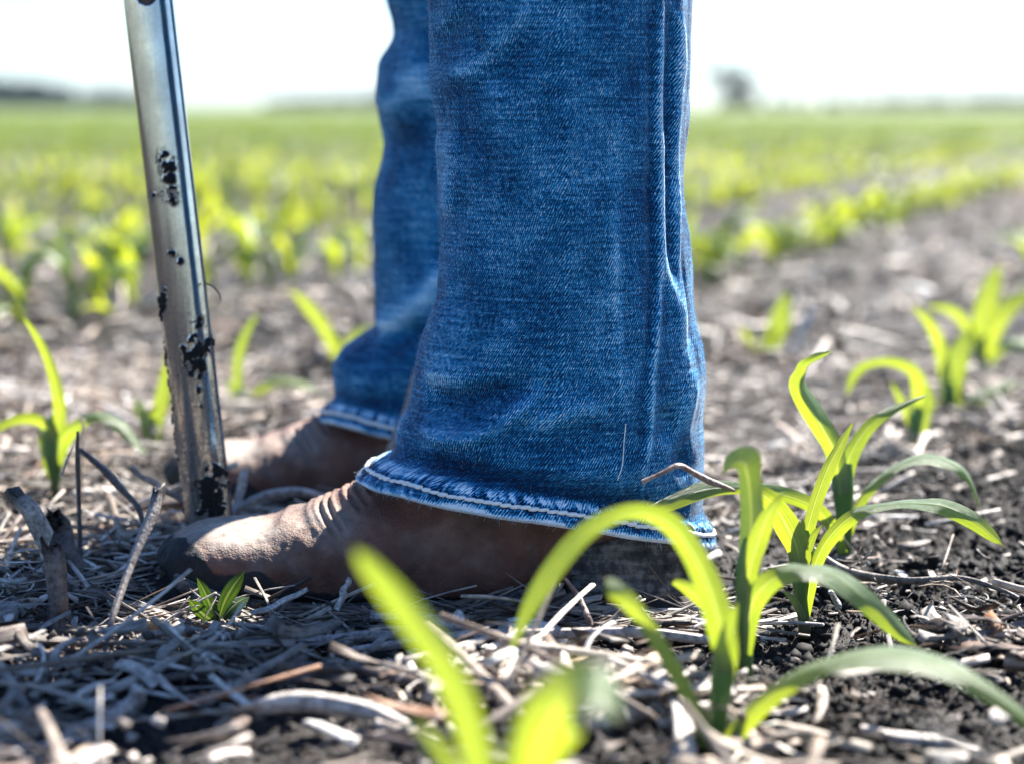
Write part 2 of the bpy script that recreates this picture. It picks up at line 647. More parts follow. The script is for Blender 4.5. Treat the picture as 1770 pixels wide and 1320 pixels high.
def straw_batch(n, ylo, yhi, rlo, rhi, llo, lhi, K, L, flat, lift, curl, bare_keep=.12, halfw=.42, extra=.12, rp=2.0, bank=None):
    y = ylo + (yhi - ylo) * RNG.random(n * 3)
    w = extra + halfw * y
    keep = RNG.random(n * 3) < (w / (extra + halfw * yhi))
    y, w = y[keep], w[keep]
    x = (RNG.random(len(y)) * 2 - 1) * w
    bm = bare_mask(x, y)
    keep = (RNG.random(len(y)) > bm * (1 - bare_keep)) & ~on_boot(x, y)
    # thin patches, so that dark soil shows between the straw
    pn = vn(np.stack([x * 9, y * 9, x * 0], -1), 77) + .6 * vn(np.stack([x * 3.1, y * 2.2, x * 0], -1), 78)
    keep &= RNG.random(len(y)) < .10 + 1.1 * sstep(-.45, .35, pn)
    x, y = x[keep][:n], y[keep][:n]
    n = len(x)
    az = RNG.random(n) * 2 * np.pi
    if bank:
        x = bank[0] + (bank[1] - bank[0]) * RNG.random(n)
        y = bank[2] + (bank[3] - bank[2]) * RNG.random(n)
        az = RNG.normal(0, .35, n) + np.pi * (RNG.random(n) < .5)
    r = rlo + (rhi - rlo) * RNG.random(n) ** rp
    ln = llo + (lhi - llo) * RNG.random(n) ** 1.6
    pitch = RNG.normal(0, .16, n)
    steep = (RNG.random(n) < .04) & (r < .0017)
    pitch = np.where(steep, RNG.uniform(.3, 1.1, n), pitch)
    t = np.linspace(-.5, .5, L)
    bend = RNG.normal(0, curl, n)
    az_t = az[:, None] + bend[:, None] * t[None] * 2
    pit_t = pitch[:, None] + RNG.normal(0, curl * .5, n)[:, None] * t[None] * 2
    st = ln[:, None] / (L - 1)
    dx = np.cos(az_t) * np.cos(pit_t) * st
    dy = np.sin(az_t) * np.cos(pit_t) * st
    dz = np.sin(pit_t) * st
    cx = x[:, None] + np.cumsum(dx, 1) - dx.sum(1, keepdims=True) / 2
    cy = y[:, None] + np.cumsum(dy, 1) - dy.sum(1, keepdims=True) / 2
    cz = np.cumsum(dz, 1)
    cz = cz - cz.min(1, keepdims=True)
    g = ground_h(cx.ravel(), cy.ravel()).reshape(cx.shape)
    low = np.exp(-(np.maximum(np.abs(x + .045) - .17, 0) / .03) ** 2 - ((y - 1.045) / .05) ** 2)
    h0 = g.max(1) * .8 + r * .3 + lift * (1 - .60 * low) * RNG.random(n) ** 1.8
    h0 = np.where(steep, h0 - .006, h0)
    C = np.stack([cx, cy, h0[:, None] + cz], -1)
    bad = on_boot(cx, cy).any(1)
    if bank:
        low = low * 0
    bad |= (low > .08) & ((C[..., 2].max(1) > .020) | ((r > .0016) & (ln > .05)))
    R = r[:, None] * (1 - .25 * RNG.random((n, L)))
    ok = ~bad
    C, R = C[ok], R[ok]
    n = len(C)
    fl = flat[0] + (flat[1] - flat[0]) * RNG.random(n)
    tw = RNG.normal(0, .5, n)[:, None] + RNG.normal(0, .7, n)[:, None] * t[None]
    V, Q, idx = tubes(C, R, K, fl, True, tw)
    vv = RNG.random((n, 1, 1)) * 7 + np.linspace(0, 1, L)[None, :, None] * (np.hypot(*(C[:, -1, :2] - C[:, 0, :2]).T)[:, None, None] + .004) + np.zeros((1, 1, K))
    uu = RNG.random((n, 1, 1)) * 7 + (np.abs(np.arange(K) / K - .5) * 2)[None, None, :] * R.mean(1)[:, None, None] * 3 + np.zeros((1, L, 1))
    UVs = np.stack([uu, vv], -1).reshape(-1, 2)
    base = STRAW_COLS[RNG.choice(len(STRAW_COLS), n, p=STRAW_W)] * (.62 + .75 * RNG.random((n, 1)) + .5 * (RNG.random((n, 1)) < .12))
    # older, darker pieces lie in patches
    dk = sstep(-.1, .5, vn(np.stack([C[:, 0, 0] * 5, C[:, 0, 1] * 5, C[:, 0, 0] * 0], -1), 5))
    base = base * (1 - .60 * dk[:, None] * (RNG.random((n, 1)) < .6))
    if ylo >= 2:
        base = base * np.where(RNG.random((n, 1)) < .5, .30, 1.30)
    return V, Q, np.clip(base[idx], 0, .82), UVs


def build_straw():
    parts = [
        straw_batch(620, .42, 2.1, .0012, .0036, .03, .11, 8, 6, (.6, 1.0), .012, .07),
        straw_batch(800, .9, 1.1, .0006, .0028, .015, .07, 6, 5, (.2, .9), .012, .2, bank=(-.21, .13, 1.03, 1.078)),
        straw_batch(500, 1.2, 1.4, .0005, .0021, .015, .06, 5, 5, (.2, .9), .012, .3, bank=(-.25, .05, 1.2, 1.345)),
        straw_batch(420, .42, 1.02, .0016, .0042, .03, .12, 8, 6, (.35, .9), .016, .09),
        straw_batch(2300, .42, 1.04, .0024, .0064, .012, .05, 6, 5, (.06, .22), .018, .5),
        straw_batch(5200, .42, 2.1, .0007, .0030, .012, .060, 6, 4, (.15, .55), .014, .22),
        straw_batch(5800, .42, 2.1, .0014, .0044, .008, .040, 5, 5, (.05, .14), .014, .6, rp=1.8),
        straw_batch(11000, .42, 2.1, .00028, .0008, .010, .045, 4, 5, (.5, 1.0), .018, .45),
        straw_batch(10000, .42, 1.7, .0006, .0022, .003, .012, 4, 3, (.12, .6), .012, .4, bare_keep=.3),
        straw_batch(9500, 2.0, 6.5, .0012, .0042, .02, .10, 4, 4, (.15, .6), .016, .3, extra=.15, halfw=.55, bare_keep=1),
        straw_batch(9000, 2.0, 6.5, .002, .008, .02, .09, 4, 4, (.05, .15), .018, .7, extra=.15, halfw=.55, bare_keep=1),
        straw_batch(1800, 6.0, 14, .003, .009, .04, .16, 4, 3, (.1, .5), .02, .3, extra=.1, halfw=.36, bare_keep=1),
    ]
    V, Q, Cc, U, off = [], [], [], [], 0
    for v, q, c, uv in parts:
        V.append(v)
        Q.append(q + off)
        Cc.append(c)
        U.append(uv)
        off += len(v)
    me = mesh_from('straw_litter', np.vstack(V), np.vstack(Q), True, uv=np.vstack(U), colors=np.vstack(Cc))
    o = link('straw_litter', me, M_STRAW)
    tag(o, 'pale dry corn residue littering the black soil', 'straw', kind='stuff')


build_straw()


def build_crumbs():
    phi = (1 + 5 ** .5) / 2
    ico = unit(np.array([(-1, phi, 0), (1, phi, 0), (-1, -phi, 0), (1, -phi, 0), (0, -1, phi), (0, 1, phi), (0, -1, -phi), (0, 1, -phi), (phi, 0, -1), (phi, 0, 1), (-phi, 0, -1), (-phi, 0, 1)], float))
    fc = np.array([(0, 11, 5), (0, 5, 1), (0, 1, 7), (0, 7, 10), (0, 10, 11), (1, 5, 9), (5, 11, 4), (11, 10, 2), (10, 7, 6), (7, 1, 8), (3, 9, 4), (3, 4, 2), (3, 2, 6), (3, 6, 8), (3, 8, 9), (4, 9, 5), (2, 4, 11), (6, 2, 10), (8, 6, 7), (9, 8, 1)])
    n = 80000
    y = .6 + 1.3 * RNG.random(n)
    x = np.where(RNG.random(n) < .7, row_x(y) + .055 + RNG.normal(0, .075, n), (RNG.random(n) * 2 - 1) * .4 * y)
    ok = ~on_boot(x, y)
    x, y = x[ok], y[ok]
    n = len(x)
    r = .0004 + .0026 * RNG.random(n) ** 8
    r = np.where(RNG.random(n) < .004, RNG.uniform(.0025, .0060, n), r)
    z = ground_h(x, y) + r * .25
    d = 1 + .35 * RNG.normal(0, 1, (n, 12))
    V = np.stack([x, y, z], -1)[:, None, :] + ico[None] * (r[:, None] * np.clip(d, .45, 1.7))[..., None]
    Q = (fc[None] + (np.arange(n) * 12)[:, None, None]).reshape(-1, 3)
    o = link('soil_crumbs', mesh_from('soil_crumbs', V.reshape(-1, 3), Q, True), M_CRUMB)
    tag(o, 'loose black soil crumbs along the near corn row', 'soil', kind='stuff')


build_crumbs()

# ------------------------------------------------------------------ the person: jeans and boots
NTH = 440
HIP_Z = .80


def px_edges(pts, y):
    a = np.array([P(px, py, y) for px, py in pts])
    o = np.argsort(a[:, 2])
    return a[o, 2], a[o, 0]


def gsmooth(a, k):
    w = np.exp(-.5 * (np.arange(-3 * k, 3 * k + 1) / k) ** 2)
    w /= w.sum()
    return np.convolve(np.pad(a, 3 * k, mode='edge'), w, 'valid')


def leg(yc, left, right, hem, bh, strokes, seed, fine, hip):
    zL, xL = px_edges(left, yc)
    zR, xR = px_edges(right, yc)
    zz = np.linspace(0, .9, 1801)
    top = min(zL[-1], zR[-1])
    XL = np.interp(zz, zL, xL)
    XR = np.interp(zz, zR, xR)
    w = sstep(top, HIP_Z, zz)
    xcm, am = .5 * (XL + XR), .5 * (XR - XL)
    xcm = xcm * (1 - w) + hip[0] * w
    am = am * (1 - w) + hip[2] * w
    xcm, am = gsmooth(xcm, 4), gsmooth(am, 4)
    ym = yc * (1 - w) + hip[1] * w
    bm = np.interp(zz, [0, .04, .10, .2, .33, HIP_Z], [bh, bh, bh * .93, bh * .95, bh, hip[3]])
    th = np.arange(NTH) * 2 * np.pi / NTH
    # hem edge height as a function of cos(theta), from the near side of the photograph
    hl, hr = P(*hem[0], yc)[0], P(*hem[-1], yc)[0]
    hx, ha = .5 * (hl + hr), .5 * (hr - hl)
    cs, zs = [], []
    for px, py in hem:
        c = 0
        y = yc
        for _ in range(5):
            x = P(px, py, y)[0]
            c = np.clip((x - hx) / ha, -1, 1)
            y = yc - bh * math.sqrt(1 - c * c)
        cs.append(c)
        zs.append(P(px, py, y)[2])
    zb = np.interp(np.cos(th), cs, zs)
    zb = np.where(np.sin(th) > 0, np.interp(np.cos(th), [-1, 1], [zs[0], zs[-1]]), zb)
    zb = np.array([np.mean(np.take(zb, np.arange(i - 6, i + 7), mode='wrap')) for i in range(NTH)])
    zbm = .5 * (zs[0] + zs[-1])
    s = np.concatenate([[0], np.arange(.0006, .016, .0008), np.arange(.0165, .34, fine), np.linspace(.35, HIP_Z - zbm, 34)])
    n = len(s)
    S = np.repeat(s[:, None], NTH, 1)
    r = sstep(0, .13, S)
    Z = zb[None] * (1 - r) + zbm * r + S
    TH = np.repeat(th[None], n, 0)
    e = np.where(np.cos(TH) > 0, 2 / 1.95, 2 / 2.25)
    ct = np.sign(np.cos(TH)) * np.abs(np.cos(TH)) ** e
    sn = np.sign(np.sin(TH)) * np.abs(np.sin(TH)) ** e
    xc = np.interp(Z, zz, xcm)
    a = np.interp(Z, zz, am)
    bb = np.interp(Z, zz, bm)
    yy = np.interp(Z, zz, ym)
    X = xc + a * ct
    Y = yy + bb * sn
    nx, ny = np.cos(TH) / a, np.sin(TH) / bb
    nl = np.hypot(nx, ny)
    nx, ny = nx / nl, ny / nl
    p = np.stack([X.ravel(), Y.ravel(), Z.ravel()], -1)
    hemw = 1 - sstep(.013, .03, S)
    D = .0035 * fbm(p * np.array([22, 22, 13]), 3, seed) + .0011 * fbm(p * np.array([80, 80, 45]), 2, seed + 3)
    rs = sstep(.55, .85, np.cos(TH)).ravel() * sstep(.06, .12, Z).ravel()
    D = D + rs * .0016 * fbm(p * np.array([95, 95, 17]), 3, seed + 6)
    D = D.reshape(X.shape) * (1 - .75 * hemw) * sstep(0, .01, S + .004)
    wear_shade = np.zeros_like(X)
    near = np.clip(-np.sin(TH) + .35, 0, 1)
    near = np.minimum(near * 2, 1)
    for pts, wd, amp, wr in strokes:
        q = []
        for px, py in pts:
            g = P(px, py, yc)[0]
            q0 = P(px, py, yc - bh * .85)
            q1 = P(px, py, yc - bh * .2)
            cc = np.clip(abs(g - np.interp(q0[2], zz, xcm)) / np.interp(q0[2], zz, am), 0, 1)
            k = math.sqrt(max(0, 1 - cc * cc))
            qq = P(px, py, yc - bh * k)
            q.append((qq[0], qq[2]))
        q = catmull(np.array(q), 4 * len(q))
        d, t = polydist(X, Z, q)
        env = np.clip(np.minimum(t, 1 - t) * 5, 0, 1) ** .6
        gshape = np.exp(-(d / wd) ** 2) * env * near
        D += amp * gshape
        wear_shade += wr * np.exp(-(d / (wd * .55)) ** 2) * env * near
    # turned hem: thickness, rounded edge, stitch groove, roping
    per = np.cumsum(np.hypot(np.diff(np.append(hx + ha * np.cos(th), hx + ha)), np.diff(np.append(bh * np.sin(th), 0))))
    per = np.concatenate([[0], per])[:-1]
    U = np.repeat(per[None], n, 0)
    body = 1 - sstep(.0128, .0150, S)
    D += .0016 * body - .0030 * np.exp(-(S / .0011) ** 2) - .0010 * np.exp(-((S - .0082) / .0012) ** 2)
    jit = vn(np.stack([U.ravel() * 60, S.ravel() * 0, S.ravel() * 0], -1), seed + 9).reshape(S.shape)
    rope = np.sin((U * 1.0 + S * .55) * 2 * np.pi / .0062 + jit * 2.2)
    D += .00055 * rope * np.exp(-((S - .011) / .004) ** 2) + .00035 * rope * np.exp(-((S - .003) / .003) ** 2)
    D += .0009 * jit * body
    st = vn(np.stack([U.ravel() * 900 + S.ravel() * 700, S.ravel() * 90, S.ravel() * 0], -1), seed + 20).reshape(S.shape)
    blot = vn(np.stack([U.ravel() * 75, S.ravel() * 60, S.ravel() * 0], -1), seed + 21).reshape(S.shape)
    wear_shade += body * (-.45 + .45 * st)
    wear_shade += 2.6 * np.exp(-(S / .0034) ** 2) * (1 + .6 * blot) + (1.05 + 1.1 * st) * np.exp(-((S - .0128) / .0022) ** 2) + .5 * np.exp(-((S - .0060) / .0012) ** 2) * (.5 + st)
    wear_shade += 1.1 * sstep(.45, .75, blot) * (1 - sstep(.002, .007, S))
    wear_shade += 40 * np.clip(D, -.006, .006) * (1 - body)
    wear_shade -= .25 * np.exp(-((S - .021) / .007) ** 2)  # fold shading above the hem darkened into the colour
    X2, Y2 = X + nx * D, Y + ny * D
    V = np.stack([X2, Y2, Z], -1)
    UV = np.stack([U, Z], -1)
    return V, UV, np.clip(wear_shade, -1, 1.6), s, (hx, ha, zb, th, nx, ny)


near_left = [(746, -10), (746, 0), (747, 50), (748, 100), (748, 130), (750, 158), (756, 186), (762, 221), (763, 277), (764, 340), (766, 395), (764, 463), (756, 514), (746, 539), (733, 575), (724, 610), (718, 658), (712, 701), (696, 725), (690, 757), (683, 783), (664, 791), (645, 800), (626, 813), (619, 824)]
near_right = [(1199, -10), (1199, 0), (1199, 59), (1195, 119), (1192, 198), (1189, 237), (1184, 297), (1189, 356), (1195, 435), (1198, 500), (1205, 559), (1215, 610), (1218, 640), (1216, 678), (1210, 725), (1216, 769), (1218, 824), (1214, 875), (1222, 900), (1230, 930)]
near_hem = [(619, 828), (628, 840), (650, 848), (718, 864), (837, 891), (955, 909), (1035, 919), (1094, 931), (1177, 941), (1230, 944)]
near_strokes = [  # last value tints the cloth: fading, plus painted fold light and shade
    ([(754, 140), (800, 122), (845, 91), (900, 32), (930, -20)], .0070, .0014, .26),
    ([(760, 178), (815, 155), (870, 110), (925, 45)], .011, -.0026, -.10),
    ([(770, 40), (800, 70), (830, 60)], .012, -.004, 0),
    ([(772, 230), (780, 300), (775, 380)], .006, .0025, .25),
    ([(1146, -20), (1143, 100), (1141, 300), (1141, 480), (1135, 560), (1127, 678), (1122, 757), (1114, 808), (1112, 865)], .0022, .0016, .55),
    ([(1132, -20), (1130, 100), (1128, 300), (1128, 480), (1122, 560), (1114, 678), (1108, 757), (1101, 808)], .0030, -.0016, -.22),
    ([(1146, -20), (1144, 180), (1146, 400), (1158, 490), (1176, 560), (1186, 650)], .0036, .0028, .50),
    ([(1176, -20), (1172, 150), (1167, 300), (1174, 430), (1180, 520), (1180, 600)], .0030, .0034, .42),  # sunlit streak at the right edge, lightened in the tint
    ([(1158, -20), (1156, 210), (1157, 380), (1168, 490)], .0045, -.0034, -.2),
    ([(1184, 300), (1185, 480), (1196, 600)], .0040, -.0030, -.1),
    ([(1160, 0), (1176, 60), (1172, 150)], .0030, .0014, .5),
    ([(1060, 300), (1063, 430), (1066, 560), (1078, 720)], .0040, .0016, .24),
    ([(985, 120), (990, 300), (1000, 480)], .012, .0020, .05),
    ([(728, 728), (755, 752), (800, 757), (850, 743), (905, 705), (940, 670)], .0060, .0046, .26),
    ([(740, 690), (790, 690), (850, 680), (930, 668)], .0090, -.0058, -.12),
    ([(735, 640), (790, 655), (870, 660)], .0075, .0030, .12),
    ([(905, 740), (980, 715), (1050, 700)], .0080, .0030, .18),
    ([(700, 783), (780, 808), (880, 838), (990, 862), (1100, 878), (1190, 885)], .0085, -.0052, -.30),  # valley above the hem, its shading put into the tint
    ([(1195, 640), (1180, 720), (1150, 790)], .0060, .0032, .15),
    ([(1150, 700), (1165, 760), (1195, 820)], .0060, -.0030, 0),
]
far_left = [(662, -10), (665, 0), (679, 40), (682, 63), (671, 87), (657, 111), (652, 170), (659, 221), (664, 253), (657, 285), (645, 328), (642, 376), (645, 447), (648, 514), (648, 563), (619, 579), (588, 603), (578, 626), (582, 678), (572, 695), (560, 708), (558, 722)]
far_right = [(1020, -10), (1020, 0), (1018, 200), (1015, 400), (1020, 560), (1030, 680), (1036, 770), (1042, 820)]
far_hem = [(558, 726), (575, 731), (625, 744), (690, 760), (800, 785), (900, 805), (980, 818), (1042, 826)]
far_strokes = [
    ([(655, 190), (700, 165), (745, 110)], .013, .004, .3),
    ([(660, 240), (710, 230), (760, 190)], .014, -.004, -.1),
    ([(650, 560), (690, 555), (745, 500), (770, 450)], .009, .006, .35),
    ([(600, 610), (670, 600), (740, 560)], .012, -.006, -.1),
    ([(590, 690), (650, 700), (720, 700)], .010, -.004, -.15),
]

person = thing('person', 'person standing in blue jeans and brown leather boots beside the steel probe', 'person', (0.0, 1.265, 0.0))


def build_jeans():
    hipn = (.012, 1.195, .098, .068)
    hipf = (.012, 1.335, .098, .068)
    A = leg(1.13, near_left, near_right, near_hem, .072, near_strokes, 100, .0010, hipn)
    B = leg(1.40, far_left, far_right, far_hem, .072, far_strokes, 300, .0016, hipf)
    VA, VB = A[0].reshape(-1, 3), B[0].reshape(-1, 3)
    nA, nB = A[0].shape[0], B[0].shape[0]
    offB = len(VA)
    Q = [grid_quads(nA, NTH, True), grid_quads(nB, NTH, True, offB)]
    H = NTH // 2
    topA = (nA - 1) * NTH + np.arange(NTH)
    topB = offB + (nB - 1) * NTH + np.arange(NTH)
    # gusset between the inner halves (near theta in 0..pi, far theta in 0..-pi)
    ia = topA[np.arange(0, H + 1)]
    ib = topB[(-np.arange(0, H + 1)) % NTH]
    Q.append(np.stack([ia[:-1], ia[1:], ib[1:], ib[:-1]], -1))
    ring = np.concatenate([topA[H:], topA[:1], topB[0:H + 1]])
    allV = np.vstack([VA, VB])
    uv = np.vstack([A[1].reshape(-1, 2), B[1].reshape(-1, 2)])
    wr = np.concatenate([A[2].ravel(), B[2].ravel()])
    rv = allV[ring]
    m = len(ring)
    prev = ring
    c = np.array([.012, 1.265, 0])
    for k, (dz, sx, sy) in enumerate([(.04, 1.0, 1.0), (.10, 1.04, 1.02), (.16, 1.02, 1.0), (.22, .97, .95), (.225, .9, .88), (.226, .02, .02)]):
        nv = c + (rv - c) * np.array([sx, sy, 1])
        nv[:, 2] = HIP_Z + dz
        cur = np.arange(m) + len(allV)
        allV = np.vstack([allV, nv])
        uv = np.vstack([uv, np.stack([np.linspace(0, .8, m), np.full(m, HIP_Z + dz)], -1)])
        wr = np.concatenate([wr, np.zeros(m)])
        nxt = np.roll(np.arange(m), -1)
        Q.append(np.stack([prev, prev[nxt], cur[nxt], cur], -1))
        prev = cur
    loc = np.array(person.location)
    me = mesh_from('jeans', allV - loc, np.vstack(Q), True, {'wear_shade': wr}, uv)
    jeans = link('jeans', me, M_DENIM, person)
    jeans['label'] = 'worn blue denim jeans with frayed pale hems'
    # stitching round each hem, laid on the finished surface
    for (V, UV, W, s, extra), nm in ((A, 0), (B, 1)):
        j = int(np.argmin(np.abs(s - .0082)))
        ringp = V[j]
        nrm = np.stack([extra[4][j], extra[5][j], np.zeros(NTH)], -1)
        d = np.linalg.norm(np.roll(ringp, -1, 0) - ringp, axis=1)
        arc = np.concatenate([[0], np.cumsum(d)])
        tot = arc[-1]
        L = 6
        ns = int(tot / .0052)
        t0 = (np.arange(ns) + RNG.normal(0, .04, ns)) * tot / ns
        tt = (t0[:, None] + np.linspace(-.12, 1.02, L)[None] * .0052) % tot
        rp = np.vstack([ringp, ringp[:1]])
        rn = np.vstack([nrm, nrm[:1]])
        C = np.stack([np.interp(tt, arc, rp[:, k]) for k in range(3)], -1)
        Nn = np.stack([np.interp(tt, arc, rn[:, k]) for k in range(3)], -1)
        prof = np.sin(np.linspace(.25, math.pi - .25, L))
        C = C + Nn * (.0005 + .0007 * prof)[None, :, None]
        C[..., 2] += np.linspace(-.0005, .0005, L)[None] + RNG.normal(0, .00018, ns)[:, None]
        R = (.00062 + .00060 * prof)[None] * (.9 + .25 * RNG.random((ns, 1)))
        v, q, _ = tubes(C, R, 7)
        st = link('stitching', mesh_from('stitching', v - loc, q), M_THREAD, jeans)
        # frayed fibres on the hem edge and pile on the cloth
        nf = 1500 if nm == 0 else 500
        ti = RNG.integers(0, NTH, nf)
        row = np.where(RNG.random(nf) < .6, RNG.integers(0, 3, nf), RNG.integers(3, 20, nf))
        p0 = V[row, ti]
        nn = np.stack([extra[4][row, ti], extra[5][row, ti], RNG.normal(-.3, .5, nf)], -1)
        nn = unit(nn + RNG.normal(0, .6, (nf, 3)))
        ln = .0006 + .0024 * RNG.random(nf) ** 2.5
        tt = np.linspace(0, 1, 4)
        curl = RNG.normal(0, .6, (nf, 3))
        C = p0[:, None] + (nn[:, None] * tt[None, :, None] + curl[:, None] * (tt ** 2)[None, :, None] * .7) * ln[:, None, None]
        R = np.full((nf, 4), .00007)
        v, q, _ = tubes(C, R, 3, cap=False)
        fo = link('frayed_fibre', mesh_from('frayed_fibre', v - loc, q), M_FIBRE, jeans)
        fo['kind'] = 'stuff'
    # pile standing off the cloth along the leg
    V, extra = A[0], A[4]
    nf = 9000
    ti = RNG.integers(0, NTH, nf)
    row = RNG.integers(20, len(A[3]) - 36, nf)
    p0 = V[row, ti]
    nn = unit(np.stack([extra[4][row, ti], extra[5][row, ti], np.zeros(nf)], -1) + RNG.normal(0, .8, (nf, 3)))
    ln = .0006 + .0014 * RNG.random(nf) ** 2
    tt = np.linspace(0, 1, 3)
    curl = RNG.normal(0, .6, (nf, 3))
    C = p0[:, None] + (nn[:, None] * tt[None, :, None] + curl[:, None] * (tt ** 2)[None, :, None] * .7) * ln[:, None, None]
    v, q, _ = tubes(C, np.full((nf, 3), .00005), 3, cap=False)
    fo = link('cloth_pile', mesh_from('cloth_pile', v - loc, q), M_FIBRE, jeans)
    fo['kind'] = 'stuff'
    # a loose pale thread hanging on the near leg
    pts = [P(1083, 735, 1.062), P(1080, 770, 1.060), P(1077, 805, 1.061), (P(1068, 832, 1.062))]
    C = catmull(pts, 14)[None]
    V2 = A[0].reshape(-1, 3)
    for i in range(C.shape[1]):
        k = np.argmin((V2[:, 0] - C[0, i, 0]) ** 2 + (V2[:, 2] - C[0, i, 2]) ** 2 + 10 * (V2[:, 1] > 1.13))
        C[0, i, 1] = V2[k, 1] - .0006
    v, q, _ = tubes(C, np.full((1, 14), .00028), 5)
    link('loose_thread', mesh_from('loose_thread', v - loc, q), M_THREAD, jeans)


build_jeans()

BOOT_TB = [((276, 962), (277, 984), .004), ((279, 950), (279, 996), .019), ((288, 936), (288, 1008), .028), ((304, 922), (302, 1018), .035), ((330, 908), (328, 1027), .041), ((365, 900), (368, 1032), .0455), ((420, 896), (430, 1036), .049), ((472, 896), (500, 1038), .0505), ((505, 886), (560, 1039), .0505), ((555, 864), (650, 1041), .049), ((588, 848), (750, 1041), .047), ((622, 832), (850, 1036), .0445), ((655, 812), (930, 1014), .042), ((690, 780), (1000, 1004), .040), ((712, 745), (1090, 1004), .0385), ((728, 705), (1160, 1003), .0385), ((738, 660), (1178, 985), .039), ((745, 610), (1172, 940), .041), ((760, 520), (1160, 850), .043), ((785, 400), (1140, 680), .045)]


def build_boot():
    yc = 1.13
    T = np.array([P(a[0], a[1], yc) for a, b, w in BOOT_TB])
    Bm = np.array([P(b[0], b[1], yc - .05) for a, b, w in BOOT_TB])
    Bm[:, 1] = yc
    # lower points seen on the near edge, their x taken at the centre
    W = np.array([w for a, b, w in BOOT_TB])
    n = 330
    T, Bm = catmull(T, n), catmull(Bm, n)
    W = catmull(W[:, None].repeat(3, 1), n)[:, 0]
    W = np.maximum(W, .003)
    Bm[:, 2] = np.maximum(Bm[:, 2] - .007, -.006)
    m = 200
    ph = np.arange(m) * 2 * np.pi / m
    up = np.sin(ph) > 0
    e1 = np.where(up, 2 / 2.15, 2 / 4.6)
    c = np.sign(np.cos(ph)) * np.abs(np.cos(ph)) ** e1
    s = np.sign(np.sin(ph)) * np.abs(np.sin(ph)) ** e1
    C = (T + Bm) / 2
    A = (T - Bm) / 2
    V = C[:, None] + A[:, None] * s[None, :, None]
    V[..., 1] += W[:, None] * c[None]
    # blade: the upper leans in towards the instep ridge
    # displacement
    X, Y, Z = V[..., 0], V[..., 1], V[..., 2]
    du = np.gradient(V, axis=0)
    dv = np.gradient(V, axis=1)
    nr = unit(np.cross(dv, du))
    cen = C[:, None]
    flip = np.sign(((V - cen) * nr).sum(-1, keepdims=True))
    nr = nr * np.where(flip == 0, 1, flip)
    D = .0004 * fbm(V.reshape(-1, 3) * 45, 3, 51).reshape(X.shape) + .0005 * fbm(V.reshape(-1, 3) * 240, 2, 55).reshape(X.shape)

    def stroke(pts, wd, amp, yy=1.10):
        q = np.array([P(px, py, yy)[[0, 2]] for px, py in pts])
        q = catmull(q, 3 * len(q))
        d, t = polydist(X, Z, q)
        env = np.clip(np.minimum(t, 1 - t) * 6 + .15, 0, 1)
        return amp * np.exp(-(d / wd) ** 2) * env
    creases = [
        ([(516, 884), (540, 902), (570, 930), (590, 955)], .0022, .0017),
        ([(528, 876), (552, 896), (582, 926)], .0018, .0019),
        ([(542, 868), (566, 890), (596, 922)], .0018, .0021),
        ([(554, 861), (578, 882), (604, 912)], .0016, .0016),
        ([(573, 853), (596, 868), (618, 886)], .0018, .0019),
        ([(588, 845), (608, 860), (630, 876)], .0018, .0019),
        ([(603, 838), (622, 850), (640, 862)], .0018, .0017),
        ([(535, 874), (560, 895), (590, 925)], .0014, -.0020),
        ([(548, 866), (573, 888), (600, 917)], .0014, -.0020),
        ([(581, 849), (603, 865), (625, 881)], .0014, -.0018),
        ([(596, 842), (616, 856), (636, 869)], .0014, -.0018),
        ([(470, 905), (505, 922), (545, 942), (590, 950)], .0065, .0024),
        ([(500, 938), (535, 956), (570, 965)], .0060, -.0022),
        ([(440, 930), (520, 950), (600, 990)], .010, .0015),
        ([(640, 870), (700, 930), (760, 1000)], .008, .0015),
        ([(905, 880), (930, 930), (925, 985), (900, 1040)], .0012, .0013),
        ([(911, 880), (936, 930), (931, 985), (906, 1040)], .0010, -.0012),
        ([(290, 1003), (340, 1018), (430, 1026), (560, 1029), (760, 1030), (860, 1028)], .0014, -.0016),
    ]
    for pts, wd, amp in creases:
        D += stroke(pts, wd, amp)
    # wet mud on the toe and along the welt, dusty toe cap and instep with painted sunlight
    px, py = proj(V.reshape(-1, 3))
    px, py = px.reshape(X.shape), py.reshape(X.shape)
    nz = fbm(V.reshape(-1, 3) * 85, 4, 61).reshape(X.shape)
    edge_y = np.interp(px, [270, 300, 335, 352, 372, 400, 470, 540, 640, 900, 1300], [925, 930, 942, 965, 985, 992, 1000, 1022, 1030, 1034, 1036])
    mud = sstep(-16, 16, (py - edge_y) + nz * 22)
    dust_sun = np.exp(-(((px - 405) / 88) ** 2 + ((py - 920) / 32) ** 2)) * 1.15 + np.exp(-(((px - 560) / 60) ** 2 + ((py - 900) / 40) ** 2)) * .5  # sunlit patches of toe cap and instep painted in as pale tone
    dust_sun = np.clip(dust_sun + .04 + .25 * nz, 0, 1)
    D += mud * .0022 * (nz + .35) * sstep(290, 250, py * 0 + 270)
    D += mud * .0018 * (nz + .3)
    V = V + nr * D[..., None]
    V[..., 2] = np.maximum(V[..., 2], -.009)
    ctr = np.array([-.045, yc, 0.0])
    Vf = V.reshape(-1, 3) - ctr
    Q = grid_quads(n, m, True)
    # close the toe
    tip = len(Vf)
    Vf = np.vstack([Vf, Vf[:m].mean(0, keepdims=True)])
    k = np.arange(0, m, 2)
    Q = np.vstack([Q, np.stack([k, np.full_like(k, tip), (k + 2) % m, (k + 1) % m], -1)])
    mud = np.append(mud.ravel(), 1)
    dust_sun = np.append(dust_sun.ravel(), 0)
    upper = mesh_from('boot', Vf, Q, True, {'mud': mud, 'dust_sun': dust_sun})
